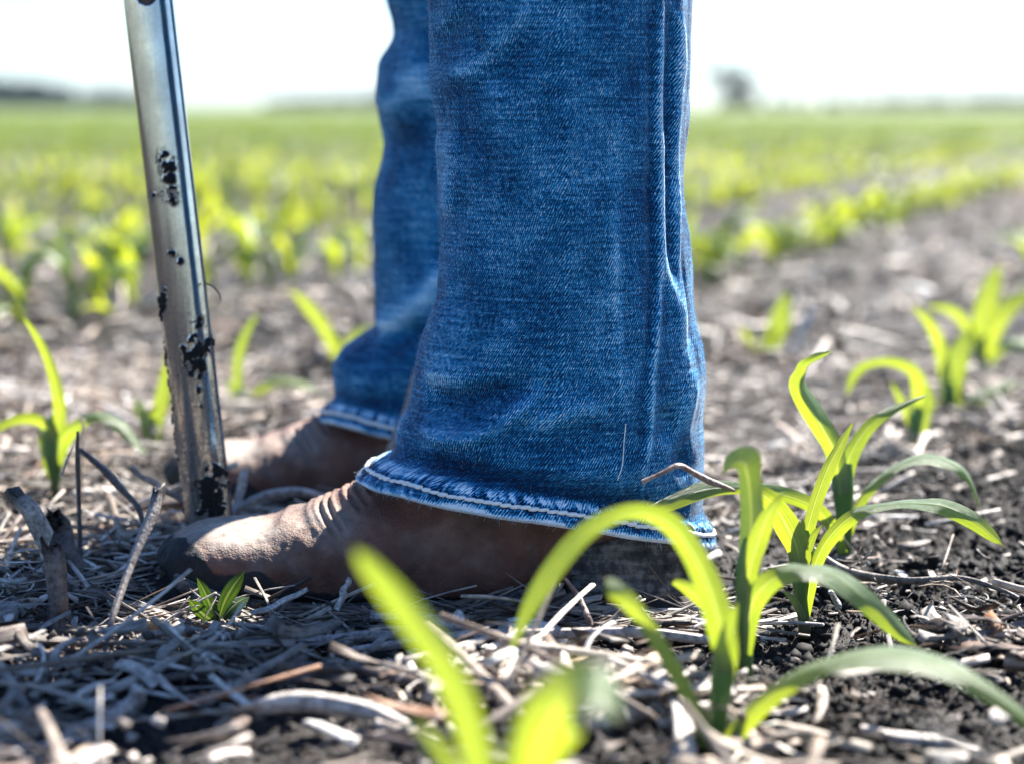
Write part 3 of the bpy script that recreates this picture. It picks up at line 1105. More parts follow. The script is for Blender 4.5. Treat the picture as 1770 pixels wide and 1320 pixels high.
    # sole: a slab following the lower outline from the toe to the arch
    idx = np.linspace(2, int(n * .66), 110).astype(int)
    zt = np.minimum(Bm[idx, 2] + .0140 - .009 * sstep(.25, .6, np.linspace(0, 1, len(idx))), .020)
    rows = []
    for i, ii in enumerate(idx):
        w = W[ii] + .0055
        x = Bm[ii, 0] - .005 * max(0, 1 - i / 12)
        lo = zt[i] - .011
        sect = []
        for yy, z in ((-w, zt[i]), (-w - .0012, zt[i] - .003), (-w, lo + .002), (-w + .003, lo), (w - .003, lo), (w, lo + .002), (w + .0012, zt[i] - .003), (w, zt[i])):
            sect.append((x, yy, z))
        rows.append(sect)
    R = np.array(rows)
    R[..., 0] -= ctr[0]
    q = grid_quads(R.shape[0], 8, True)
    ends = np.array([[0, 1, 2, 3], [0, 3, 4, 7], [4, 5, 6, 7]])
    q = np.vstack([q, ends, (ends + (R.shape[0] - 1) * 8)[:, ::-1]])
    sole = mesh_from('sole', R.reshape(-1, 3), q)
    # heel block, stacked layers, D-shaped in plan
    x0, x1 = P(962, 1010, 1.095)[0], P(1212, 1010, 1.10)[0]
    K = 90
    lay = np.array([(.000, 1.0), (.0015, 1.02), (.0065, 1.02), (.0072, 1.0), (.0135, 1.0), (.0142, 1.015), (.021, 1.0), (.0275, 1.01), (.034, .99), (.036, .95)])
    rows = []
    t = np.linspace(0, 1, K, endpoint=False)
    for z, sc in lay:
        ang = t * 2 * np.pi
        cx = np.cos(ang)
        sx = np.sign(np.sin(ang)) * np.abs(np.sin(ang)) ** .55
        ex = np.where(cx > 0, np.abs(cx) ** .85, -np.abs(cx) ** .35)
        xm, xh = (x0 + x1) / 2, (x1 - x0) / 2
        xx = xm + xh * ex * sc + (.004 * (1 - z / .036) * (cx < 0))
        yy = .041 * sx * sc
        zz = z + np.where(z > .02, (x1 - xx) / (x1 - x0) * -.010 + .012 * sstep(0, 1, (xx - x0) / (x1 - x0)), 0)
        rows.append(np.stack([xx - ctr[0], yy, zz], -1))
    R = np.array(rows)
    nzv = fbm(R.reshape(-1, 3) * 90, 3, 71).reshape(R.shape[:2])
    R[..., 1] += np.sign(R[..., 1]) * nzv * .0016
    q = grid_quads(len(lay), K, True)
    b0 = len(lay) * K
    Vh = np.vstack([R.reshape(-1, 3), R[0].mean(0, keepdims=True), R[-1].mean(0, keepdims=True)])
    k = np.arange(0, K, 2)
    q = np.vstack([q, np.stack([k, (k + 1) % K, (k + 2) % K, np.full_like(k, b0)], -1)[:, ::-1], np.stack([k, (k + 1) % K, (k + 2) % K, np.full_like(k, b0)], -1) + np.array([(len(lay) - 1) * K] * 3 + [1])])
    heel = mesh_from('heel', Vh, q)
    upper.materials.append(M_LEATHER)
    sole.materials.append(M_HEEL)
    heel.materials.append(M_HEEL)
    pl = np.array(person.location)
    for (dx, dy, lab) in ((0, 0, 'near boot with a sunlit toe and black mud on its tip'), (-.0435, .27, 'far blurred boot behind the steel probe')):
        bo = link('boot', upper, None, person, tuple(ctr + np.array([dx, dy, 0]) - pl))
        bo['label'] = lab
        link('sole', sole, None, bo)
        link('heel', heel, None, bo)


build_boot()

# ------------------------------------------------------------------ steel soil probe
def build_probe():
    yc = 1.195
    b = P(361, 890, yc)
    t = P(256.5, 0, yc)
    d = unit(t - b)
    r = 41.5 / F * yc * 1.01
    k0 = -(b[2] + .09) / d[2]
    base = b + d * k0
    root = thing('soil_probe', 'muddy steel tube of a soil probe pushed into the ground', 'soil probe', tuple(P(361, 890, yc) * np.array([1, 1, 0])))
    loc = np.array(root.location)
    e1 = unit(np.cross(d, np.array([1.0, 0, 0])))
    if e1[1] > 0:
        e1 = -e1
    e2 = np.cross(d, e1)
    if e2[0] < 0:
        e2 = -e2
    # theta 0 faces the camera, positive to the right
    L1 = (.42 - base[2]) / d[2]
    m = 128
    hs = np.arange(0, L1, .0007)
    n = len(hs)
    th = np.arange(m) * 2 * np.pi / m
    TH, H = np.meshgrid(th, hs)
    rad = np.full(TH.shape, r)
    cen = base + H[..., None] * d
    pos = cen + rad[..., None] * (np.cos(TH)[..., None] * e1 + np.sin(TH)[..., None] * e2)
    pf = pos.reshape(-1, 3)
    px, py = proj(pf)
    fac = np.cos(TH).ravel()
    spots = [(283, 268, 11, 9), (290, 287, 13, 16), (292, 308, 11, 13), (294, 333, 14, 13), (266, 338, 7, 7), (297, 345, 10, 8), (275, 276, 8, 8), (300, 440, 8, 6), (310, 452, 6, 6), (283, 520, 5, 26), (345, 556, 10, 9), (331, 585, 8, 10), (347, 605, 20, 14), (335, 628, 18, 16), (360, 592, 12, 12), (350, 640, 9, 9), (347, 650, 7, 8), (343, 672, 5, 8), (346, 700, 4, 7), (318, 602, 6, 6), (372, 810, 20, 18), (366, 835, 24, 18), (352, 838, 14, 16), (365, 865, 24, 26), (366, 895, 26, 30), (348, 850, 12, 20)]
    msk = np.full(len(pf), -1.0)
    for sx, sy, rx, ry in spots:
        msk = np.maximum(msk, 1.32 - np.sqrt(((px - sx) / rx) ** 2 + ((py - sy) / ry) ** 2))
    nz = fbm(pf * 260, 4, 81)
    nz2 = fbm(pf * 700, 2, 83)
    low = sstep(430, 900, py)
    speck = sstep(.47, .53, fbm(pf * 560, 3, 85) + .10 * low - .05) * .55
    mud = np.clip(msk + nz * 1.25 + nz2 * .5, 0, 1) * (fac > -.3)
    mud = np.maximum(mud, speck * (py > 380))
    left = sstep(-.65, -.97, np.sin(TH).ravel()) * sstep(430, 520, py) * sstep(.0, .35, nz + .05)
    mud = np.maximum(mud, left * .8)
    lift = sstep(.56, .95, mud) * (.0010 + .0010 * nz + .0009 * nz2 + .0006 * fbm(pf * 1600, 2, 87))
    pos = pos + (lift.reshape(TH.shape))[..., None] * (np.cos(TH)[..., None] * e1 + np.sin(TH)[..., None] * e2)
    # slot cut into the side facing the camera, rounded at its lower end
    zs = P(265, 13, yc)[2]
    h0 = (zs - base[2]) / d[2]
    thd = np.where(TH > np.pi, TH - 2 * np.pi, TH) - .12
    half = .60
    inside = (np.abs(thd) < half) & (H > h0 + .012 * (1 - np.sqrt(np.clip(1 - (thd / half) ** 2, 0, 1))))
    q = grid_quads(n, m, True)
    cut = inside.ravel()[q].all(1)
    V = pos.reshape(-1, 3) - loc
    tube = link('tube', mesh_from('tube', V, q[~cut], True, {'mud': mud, 'film': np.clip(np.maximum(sstep(300, 800, py) + .15, 1.6 * sstep(-.9, .6, msk + nz * .6)), 0, 1.6)}), M_STEEL, root)
    so = tube.modifiers.new('wall', 'SOLIDIFY')
    so.thickness = .0016
    so.offset = -1
    # soil core inside
    hc = np.arange(0, L1 - .004, .002)
    THc, Hc = np.meshgrid(np.arange(64) * 2 * np.pi / 64, hc)
    pc = (base + Hc[..., None] * d) + (r * .86) * (np.cos(THc)[..., None] * e1 + np.sin(THc)[..., None] * e2)
    pc += (fbm(pc.reshape(-1, 3) * 160, 3, 91).reshape(THc.shape) * .0012)[..., None] * (np.cos(THc)[..., None] * e1 + np.sin(THc)[..., None] * e2)
    link('soil_core', mesh_from('soil_core', pc.reshape(-1, 3) - loc, grid_quads(len(hc), 64, True)), M_CORE, root)
    # upper rod and cross handle, above the frame
    C = catmull([base + d * (L1 - .01), base + d * (L1 + .02), base + d * (L1 + .5)], 12)[None]
    R = np.full((1, 12), .010)
    R[0, :3] = r * .98
    v, q, _ = tubes(C, R, 24)
    link('rod', mesh_from('rod', v - loc, q, True, {'mud': np.zeros(len(v))}), M_STEEL, root)
    top = base + d * (L1 + .5)
    C = np.stack([top + e1 * s for s in np.linspace(-.16, .16, 12)])[None]
    v, q, _ = tubes(C, np.full((1, 12), .013), 20)
    link('handle', mesh_from('handle', v - loc, q), M_RUBBER, root)
    # root hair stuck to the tube
    C = catmull([P(354, 490, yc - .006), P(368, 496, yc - .01), P(379, 508, yc - .012), P(381, 520, yc - .012), P(377, 527, yc - .012)], 20)[None]
    v, q, _ = tubes(C, np.linspace(.00055, .0002, 20)[None], 5)
    link('root_hair', mesh_from('root_hair', v - loc, q), M_CRUMB, root)


build_probe()

# ------------------------------------------------------------------ corn plants
CAM = np.array([0, 0, CAMZ])


def leaf_mesh(name, cen, side, hw, cup, base, wave=.0, seed=0, m=9):
    """blade along cen (n,3) with side vectors (n,3), half widths (n,), channel depth ratio cup"""
    n = len(cen)
    T = unit(np.gradient(cen, axis=0))
    side = unit(side - (side * T).sum(1, keepdims=True) * T)
    nr = np.cross(side, T)
    s = np.linspace(-1, 1, m)
    k = np.arange(n)
    rnd = np.random.default_rng(seed)
    w1 = np.sin(k / n * rnd.uniform(9, 16) + rnd.uniform(0, 6)) * wave
    w2 = np.sin(k / n * rnd.uniform(9, 16) + rnd.uniform(0, 6)) * wave
    off = np.where(s[None] > 0, w1[:, None], w2[:, None]) * (s[None] ** 2) * hw[:, None]
    off = off - cup * (1 - np.abs(s[None]) ** 1.5) * hw[:, None]
    V = cen[:, None] + s[None, :, None] * hw[:, None, None] * side[:, None] + off[..., None] * nr[:, None]
    uv = np.stack(np.meshgrid(np.linspace(0, 1, m), np.linspace(0, 1, n) * 3), -1).reshape(-1, 2)
    return mesh_from(name, V.reshape(-1, 3) - base, grid_quads(n, m), True, None, uv)


def hero_leaf(root, pts, seed=0, cup=.28, wave=.12, mat=None, n=44, name='leaf', pointed=True):
    """pts: (px, py, distance, visible width px, facing angle in degrees); 0 faces the camera"""
    base = np.array(root.location)
    pts = [tuple(p) for p in pts]
    cen = np.array([P(p[0], p[1], p[2]) for p in pts])
    prm = np.array([(p[3], p[4], 0) for p in pts], float)
    prm[:, 0] = prm[:, 0] / F * np.array([p[2] for p in pts]) / np.maximum(np.cos(np.radians(prm[:, 1])), .2) / 2
    cc = catmull(cen, n)
    pp = catmull(prm, n)
    hw = np.maximum(pp[:, 0], .0003)
    if pointed:
        hw[-3:] *= np.array([.8, .5, .15])
    T = unit(np.gradient(cc, axis=0))
    vw = unit(cc - CAM)
    perp = unit(np.cross(T, vw))
    a = np.radians(pp[:, 1])[:, None]
    side = np.cos(a) * perp + np.sin(a) * vw
    me = leaf_mesh(name, cc, side, hw, cup, base, wave, seed)
    return link(name, me, mat or M_LEAF, root)


def stem_mesh(root, pts, name='stem', mat=None, flat=1.0):
    base = np.array(root.location)
    cen = np.array([P(p[0], p[1], p[2]) for p in pts])
    rad = np.array([p[3] / F * p[2] / 2 for p in pts])
    n = 26
    C = catmull(cen, n)[None]
    R = catmull(rad[:, None].repeat(3, 1), n)[:, 0][None]
    v, q, _ = tubes(C, R, 16, np.array([flat]))
    h = np.repeat(np.linspace(0, 1, n), 16)
    return link(name, mesh_from(name, v - base, q, True, {'h': h}), mat or M_STEM, root)


def gbase(px, y):
    x = (px - 885) / F * y * 1.0
    for _ in range(3):
        z = float(ground_h(np.array([x]), np.array([y]))[0])
    return (x, y, z)


def corn(label, px, y, stem, leaves, group='corn plants in the near row'):
    wk = .62 if y < .7 else .78 if y < .9 else .86
    root = thing('corn_plant', label, 'corn plant', gbase(px, y), group)
    stem_mesh(root, stem)
    for i, lf in enumerate(leaves):
        kw = {}
        if isinstance(lf, tuple):
            lf, kw = lf
        hero_leaf(root, [(p[0], p[1], p[2], p[3] * wk, p[4]) for p in lf], seed=px + i, **kw)
    return root


# D: the sharp plant at the heel
corn('sharply focused corn plant in black soil just right of the boot heel', 1390, 1.05,
     [(1391, 1100, 1.05, 24), (1390, 1070, 1.05, 22), (1386, 1030, 1.05, 26), (1386, 985, 1.05, 40), (1388, 940, 1.05, 40), (1390, 915, 1.05, 16)], [
    [(1384, 1000, 1.046, 40, 10), (1380, 950, 1.042, 48, 15), (1362, 910, 1.035, 52, 15), (1344, 880, 1.03, 44, 20), (1325, 858, 1.02, 34, 30), (1300, 846, 1.01, 22, 30), (1268, 846, 1.0, 4, 30)],
    [(1392, 980, 1.052, 36, 20), (1398, 915, 1.05, 26, 30), (1415, 855, 1.05, 26, 30), (1435, 805, 1.05, 28, 30), (1455, 766, 1.05, 20, 30), (1466, 745, 1.05, 9, 30), (1476, 727, 1.05, 2, 30)],
    [(1393, 1065, 1.05, 16, 30), (1404, 1000, 1.045, 26, 35), (1422, 950, 1.04, 26, 40), (1452, 911, 1.03, 26, 45), (1490, 885, 1.02, 22, 50), (1545, 873, 1.02, 15, 62), (1590, 872, 1.03, 20, 55), (1635, 877, 1.04, 32, 30), (1680, 898, 1.05, 34, 20), (1712, 923, 1.055, 24, 15), (1737, 944, 1.06, 4, 15)],
    ([(1390, 1080, 1.048, 14, 20), (1380, 1050, 1.046, 16, 20), (1366, 1030, 1.045, 12, 20), (1352, 1019, 1.044, 3, 20)], dict(n=20)),
    ([(1384, 930, 1.04, 14, 10), (1388, 908, 1.04, 10, 10), (1386, 893, 1.04, 2, 10)], dict(n=14, wave=.02)),
    ([(1396, 950, 1.04, 18, 10), (1408, 922, 1.04, 13, 10), (1421, 906, 1.04, 2, 10)], dict(n=14, wave=.02)),
])
# E: behind it
corn('tall corn plant with a curled twisted leaf behind the sharply focused one', 1460, 1.20,
     [(1461, 985, 1.20, 28), (1460, 950, 1.20, 26), (1459, 890, 1.20, 30), (1457, 840, 1.20, 38), (1458, 800, 1.20, 30)], [
    [(1456, 955, 1.195, 18, 30), (1442, 914, 1.18, 22, 40), (1404, 873, 1.15, 24, 40), (1340, 850, 1.11, 24, 40), (1276, 843, 1.075, 22, 35), (1217, 846, 1.045, 34, 25), (1165, 866, 1.03, 30, 25), (1120, 884, 1.02, 18, 30), (1085, 898, 1.01, 3, 30)],
    ([(1454, 850, 1.195, 32, 10), (1443, 781, 1.19, 40, 5), (1423, 741, 1.185, 43, 5), (1395, 698, 1.18, 42, -10), (1378, 664, 1.175, 34, -20), (1385, 638, 1.17, 14, -65), (1398, 624, 1.165, 15, -30), (1420, 613, 1.165, 13, -20), (1441, 606, 1.165, 2, -20)], dict(cup=.85)),
    [(1456, 880, 1.20, 30, 10), (1464, 805, 1.20, 36, 10), (1489, 754, 1.20, 29, 15), (1518, 724, 1.20, 23, 20), (1559, 701, 1.20, 14, 30), (1606, 681, 1.20, 2, 30)],
    [(1464, 930, 1.20, 16, 30), (1482, 880, 1.20, 18, 35), (1507, 843, 1.20, 22, 35), (1552, 808, 1.20, 17, 55), (1600, 794, 1.20, 20, 62), (1650, 806, 1.20, 18, 58), (1676, 832, 1.20, 12, 40), (1698, 887, 1.20, 3, 40)],
])
# F: foreground
corn('slightly blurred corn plant with a tall folded leaf in front of the heel', 1290, .926,
     [(1291, 1228, .926, 26), (1290, 1190, .926, 25), (1288, 1120, .926, 28), (1290, 1050, .926, 40), (1292, 980, .926, 40), (1294, 930, .926, 18)], [
    ([(1290, 1080, .928, 40, 10), (1294, 1000, .93, 46, 10), (1300, 920, .93, 50, 10), (1298, 850, .925, 46, 10), (1294, 808, .915, 42, 35), (1284, 790, .905, 30, 66), (1268, 793, .90, 24, 60), (1256, 806, .897, 16, 35), (1249, 822, .895, 3, 30)], dict(mat=M_WHORL, cup=.6)),
    [(1290, 1040, .922, 36, 0), (1295, 985, .918, 36, 0), (1310, 935, .915, 40, 0), (1326, 895, .912, 32, 10), (1342, 868, .91, 16, 20), (1358, 848, .91, 3, 20)],
    [(1291, 1130, .922, 20, 20), (1300, 1052, .918, 38, 20), (1318, 1018, .912, 46, 25), (1348, 996, .905, 40, 35), (1384, 987, .90, 32, 58), (1422, 992, .90, 34, 60), (1465, 1015, .905, 42, 45), (1510, 1050, .91, 44, 20), (1552, 1088, .915, 34, 20), (1589, 1119, .92, 5, 20)],
    ([(1288, 1150, .925, 14, 20), (1258, 1090, .92, 20, 30), (1215, 1040, .915, 26, 30), (1186, 1014, .912, 24, 30), (1163, 1003, .91, 12, 30)], dict(pointed=False)),
])
# G: in front of F
corn('blurred corn plant whose long leaf arches over the boot heel', 1238, .835,
     [(1236, 1330, .835, 40), (1236, 1290, .835, 38), (1243, 1220, .835, 36), (1250, 1160, .835, 44), (1252, 1110, .835, 30)], [
    [(1248, 1200, .835, 40, 10), (1254, 1130, .833, 58, 5), (1244, 1075, .831, 66, 5), (1226, 1015, .828, 62, 10), (1198, 955, .824, 52, 20), (1160, 905, .82, 48, 30), (1112, 884, .815, 40, 42), (1062, 890, .81, 38, 40), (1005, 925, .805, 44, 30), (955, 985, .80, 46, 22), (918, 1045, .797, 38, 20), (890, 1108, .795, 14, 20), (884, 1125, .795, 4, 20)],
    ([(1228, 1300, .832, 26, 20), (1205, 1235, .82, 30, 30), (1165, 1155, .81, 34, 30), (1125, 1090, .80, 34, 20), (1090, 1042, .79, 40, 10), (1062, 1018, .785, 40, -25), (1045, 1006, .782, 22, -40)], dict(pointed=False)),
    [(1244, 1310, .832, 36, 20), (1290, 1245, .825, 44, 30), (1360, 1185, .815, 44, 35), (1440, 1148, .805, 38, 58), (1530, 1136, .80, 46, 62), (1620, 1152, .795, 48, 52), (1700, 1192, .79, 44, 25), (1775, 1245, .785, 30, 25), (1830, 1290, .785, 4, 20)],
    ([(1252, 1170, .832, 46, 0), (1254, 1125, .828, 50, 0), (1262, 1080, .826, 30, 0), (1275, 1040, .824, 6, 0)], dict(n=20)),
])
# H: nearest, base below the frame
corn('very blurred corn plant nearest the camera at the bottom edge', 870, .60,
     [(868, 1690, .60, 60), (866, 1600, .60, 58), (866, 1500, .60, 66), (866, 1420, .60, 60)], [
    [(862, 1500, .60, 70, 10), (845, 1380, .60, 84, 10), (815, 1260, .595, 88, 15), (775, 1160, .59, 84, 20), (725, 1085, .585, 82, 20), (675, 1022, .58, 76, 25), (640, 980, .578, 54, 25), (612, 946, .575, 14, 25)],
    [(872, 1480, .60, 80, 0), (885, 1360, .602, 90, 0), (905, 1270, .605, 70, 10), (922, 1205, .607, 40, 20), (932, 1165, .61, 6, 20)],
    [(880, 1480, .60, 60, 20), (920, 1340, .595, 110, 10), (955, 1250, .585, 150, 25), (990, 1205, .575, 165, 38), (1030, 1205, .565, 130, 45), (1080, 1245, .56, 8, 45)],
    [(860, 1520, .60, 50, 20), (810, 1400, .59, 60, 30), (760, 1300, .58, 50, 35), (700, 1230, .575, 6, 40)],
])
# A: left, behind the twigs
corn('corn plant with two level leaves left of the steel probe', 95, 1.39,
     [(95, 880, 1.39, 16), (95, 835, 1.39, 18), (94, 790, 1.39, 34), (93, 745, 1.39, 34), (96, 715, 1.39, 16)], [
    [(97, 800, 1.388, 22, 10), (103, 730, 1.385, 26, 10), (100, 680, 1.38, 24, 15), (84, 625, 1.375, 19, 20), (62, 580, 1.37, 13, 25), (38, 545, 1.365, 3, 25)],
    [(92, 770, 1.385, 20, 30), (78, 735, 1.38, 20, 45), (45, 722, 1.37, 20, 50), (5, 735, 1.36, 17, 50), (-40, 768, 1.35, 4, 40)],
    [(97, 800, 1.386, 26, 10), (112, 757, 1.38, 30, 20), (140, 731, 1.37, 22, 40), (175, 721, 1.36, 20, 50), (210, 738, 1.355, 24, 35), (236, 768, 1.35, 17, 30), (256, 792, 1.348, 3, 30)],
    [(94, 830, 1.395, 18, 0), (84, 790, 1.395, 30, -20), (76, 755, 1.395, 22, -20), (66, 735, 1.395, 3, -20)],
], group='corn plants in the second row')
corn('two leaved corn seedling close behind the steel probe', 264, 1.60,
     [(264, 812, 1.60, 10), (263, 780, 1.60, 12), (263, 745, 1.60, 24), (264, 720, 1.60, 12)], [
    [(264, 770, 1.60, 20, 5), (272, 720, 1.60, 30, 5), (284, 670, 1.60, 28, 5), (290, 630, 1.60, 18, 10), (288, 600, 1.60, 3, 10)],
    [(262, 775, 1.595, 16, 0), (253, 735, 1.59, 26, -15), (243, 705, 1.59, 22, -20), (233, 684, 1.59, 3, -20)],
], group='corn plants in the second row')
corn('slim corn seedling between the steel probe and the far jeans leg', 417, 1.78,
     [(418, 745, 1.78, 10), (417, 715, 1.78, 14), (416, 690, 1.78, 20), (417, 670, 1.78, 10)], [
    [(417, 710, 1.78, 16, 5), (411, 660, 1.78, 20, 5), (414, 610, 1.78, 20, 10), (428, 570, 1.78, 16, 15), (448, 540, 1.78, 3, 15)],
    [(418, 715, 1.78, 12, 20), (440, 680, 1.77, 18, 40), (480, 660, 1.76, 18, 45), (530, 668, 1.75, 14, 40), (570, 690, 1.75, 3, 40)],
    [(416, 715, 1.78, 12, 10), (404, 680, 1.78, 16, 10), (394, 655, 1.78, 3, 10)],
], group='corn plants in the second row')
corn('pale yellow corn leaf plant at the far boot cuff', 590, 2.05,
     [(590, 680, 2.05, 10), (590, 650, 2.05, 14), (590, 620, 2.05, 10)], [
    [(590, 660, 2.05, 18, 10), (582, 610, 2.05, 24, 15), (556, 560, 2.05, 26, 25), (528, 525, 2.05, 20, 30), (500, 500, 2.05, 3, 30)],
    [(591, 660, 2.05, 18, 10), (600, 600, 2.05, 22, 15), (625, 570, 2.05, 18, 25), (650, 565, 2.05, 3, 30)],
], group='corn plants in the second row')
# I, J, K, L: right, behind
corn('blurred corn plant with one leaf bent over like a hook right of the tall one', 1588, 1.60,
     [(1587, 810, 1.60, 14), (1586, 770, 1.60, 16), (1586, 735, 1.60, 28), (1588, 700, 1.60, 16)], [
    [(1586, 770, 1.60, 16, 10), (1588, 724, 1.60, 34, 10), (1591, 680, 1.595, 34, 10), (1580, 643, 1.585, 24, 25), (1545, 627, 1.575, 16, 50), (1502, 630, 1.57, 16, 45), (1476, 650, 1.57, 18, 20), (1463, 688, 1.57, 4, 20)],
    [(1588, 775, 1.595, 14, 10), (1598, 730, 1.59, 18, 10), (1606, 690, 1.59, 16, 10), (1604, 660, 1.59, 4, 10)],
    [(1584, 760, 1.60, 10, 10), (1570, 720, 1.6, 16, 10), (1552, 680, 1.60, 12, 10), (1540, 660, 1.6, 3, 10)],
])
corn('bright yellow blurred corn plant beside the hooked one', 1645, 1.80,
     [(1645, 760, 1.80, 12), (1644, 725, 1.80, 14), (1642, 690, 1.80, 22), (1643, 660, 1.80, 14)], [
    [(1643, 730, 1.80, 22, 0), (1642, 680, 1.80, 40, 0), (1652, 630, 1.80, 46, 0), (1664, 595, 1.80, 30, 5), (1672, 570, 1.80, 4, 10)],
    [(1642, 720, 1.80, 20, 10), (1632, 640, 1.80, 26, 10), (1622, 590, 1.80, 24, 15), (1600, 550, 1.79, 16, 20), (1575, 530, 1.78, 4, 20)],
    [(1646, 735, 1.80, 16, 20), (1672, 700, 1.79, 28, 20), (1708, 682, 1.79, 30, 30), (1740, 668, 1.79, 20, 30), (1765, 660, 1.79, 3, 30)],
    [(1640, 735, 1.80, 14, 20), (1600, 690, 1.80, 14, 30), (1570, 690, 1.80, 3, 30)],
])
corn('large blurred corn plant at the right edge above the others', 1705, 2.05,
     [(1702, 690, 2.05, 12), (1702, 650, 2.05, 14), (1702, 610, 2.05, 24), (1704, 580, 2.05, 14)], [
    [(1702, 640, 2.05, 22, 0), (1698, 580, 2.05, 40, 0), (1704, 530, 2.05, 44, 0), (1716, 490, 2.05, 34, 5), (1730, 455, 2.05, 5, 5)],
    [(1704, 640, 2.05, 18, 15), (1722, 605, 2.05, 26, 30), (1760, 596, 2.04, 28, 35), (1810, 610, 2.03, 20, 35), (1850, 630, 2.03, 3, 35)],
    [(1705, 620, 2.04, 18, 15), (1725, 560, 2.03, 30, 10), (1755, 520, 2.03, 34, 10), (1790, 500, 2.03, 5, 10)],
    [(1700, 630, 2.05, 16, 10), (1668, 560, 2.05, 22, 20), (1640, 535, 2.05, 16, 30), (1600, 530, 2.05, 3, 30)],
])
corn('small pale seedling with one upright oval leaf right of the jeans', 1330, 2.15,
     [(1322, 665, 2.15, 8), (1322, 640, 2.15, 12), (1324, 610, 2.15, 10)], [
    [(1323, 640, 2.15, 12, 0), (1334, 590, 2.15, 34, 0), (1350, 550, 2.15, 42, 0), (1357, 520, 2.15, 22, 0), (1358, 505, 2.15, 4, 0)],
    [(1322, 645, 2.15, 10, 10), (1302, 600, 2.15, 18, 10), (1288, 575, 2.15, 10, 10), (1280, 565, 2.15, 3, 10)],
    [(1323, 650, 2.15, 10, 10), (1345, 625, 2.14, 22, 30), (1380, 620, 2.14, 3, 30)],
], group='corn plants in the second row')


# generic seedlings for the rows beyond
def seedling_parts(seed):
    r = np.random.default_rng(seed)
    H = r.uniform(.035, .055)
    out = []
    nl = r.integers(4, 7)
    plane = r.uniform(0, np.pi)
    for i in range(nl):
        az = plane + np.pi * (i % 2) + r.normal(0, .35)
        z0 = H * (.25 + .75 * i / (nl - 1))
        ln = r.uniform(.075, .135) * (.6 + .5 * math.sin(math.pi * (i + .6) / nl))
        el0 = r.uniform(1.0, 1.35)
        el1 = r.uniform(-.7, .35) if i < nl - 1 else r.uniform(.5, 1.2)
        n = 14
        t = np.linspace(0, 1, n)
        el = el0 + (el1 - el0) * t ** 1.2
        rad = np.cumsum(np.cos(el)) * ln / n
        zz = z0 + np.cumsum(np.sin(el)) * ln / n
        cen = np.stack([rad * math.cos(az), rad * math.sin(az), zz], -1)
        hw = .0088 * r.uniform(.8, 1.25) * np.clip(np.sin(np.pi * (t * .86 + .14)) ** .7, .08, 1)
        tw = r.normal(0, .5) * t
        s0 = np.array([-math.sin(az), math.cos(az), 0.0])
        side = s0[None] * np.cos(tw)[:, None] + np.array([0, 0, 1.0])[None] * np.sin(tw)[:, None]
        out.append((cen, side, hw))
    return H, out


def seedling_proto(seed, with_parts):
    H, leaves = seedling_parts(seed)
    zero = np.zeros(3)
    root = thing('corn_plant', 'small out of focus corn seedling in the sunlit rows behind the person', 'corn plant', (0, 0, 0), 'corn seedlings in the rows behind')
    C = np.stack([np.zeros(8), np.zeros(8), np.linspace(-.02, H * 1.15, 8)], -1)[None]
    R = np.linspace(.0035, .0045, 8)[None]
    if with_parts:
        v, q, _ = tubes(C, R, 8)
        link('stem', mesh_from('stem', v, q, True, {'h': np.repeat(np.linspace(0, 1, 8), 8)}), M_STEM, root)
        for i, (c, s, h) in enumerate(leaves):
            link('leaf', leaf_mesh('leaf', c, s, h, .3, zero, .1, seed + i, 5), M_LEAF_FAR, root)
    else:
        COL.objects.unlink(root)
        bpy.data.objects.remove(root)
        v, q, _ = tubes(C, R, 5, cap=False)
        V, Q, off = [v], [q], len(v)
        for c, s, h in leaves:
            T = unit(np.gradient(c, axis=0))[::2]
            c, s, h = c[::2], s[::2], h[::2]
            g = np.stack([c - s * h[:, None], c + s * h[:, None]], 1)
            mid = c - np.cross(s, T) * h[:, None] * .3
            g = np.stack([g[:, 0], mid, g[:, 1]], 1)
            V.append(g.reshape(-1, 3))
            Q.append(grid_quads(len(c), 3, False, off))
            off += len(c) * 3
        root = link('corn_plant', mesh_from('corn_plant', np.vstack(V), np.vstack(Q), True), M_LEAF_FAR)
        tag(root, 'small out of focus corn seedling in the sunlit rows behind the person', 'corn plant', 'corn seedlings in the rows behind')
    return root


def copy_tree(o, parent=None):
    c = o.copy()
    COL.objects.link(c)
    if parent:
        c.parent = parent
    for ch in o.children:
        copy_tree(ch, c)
    return c


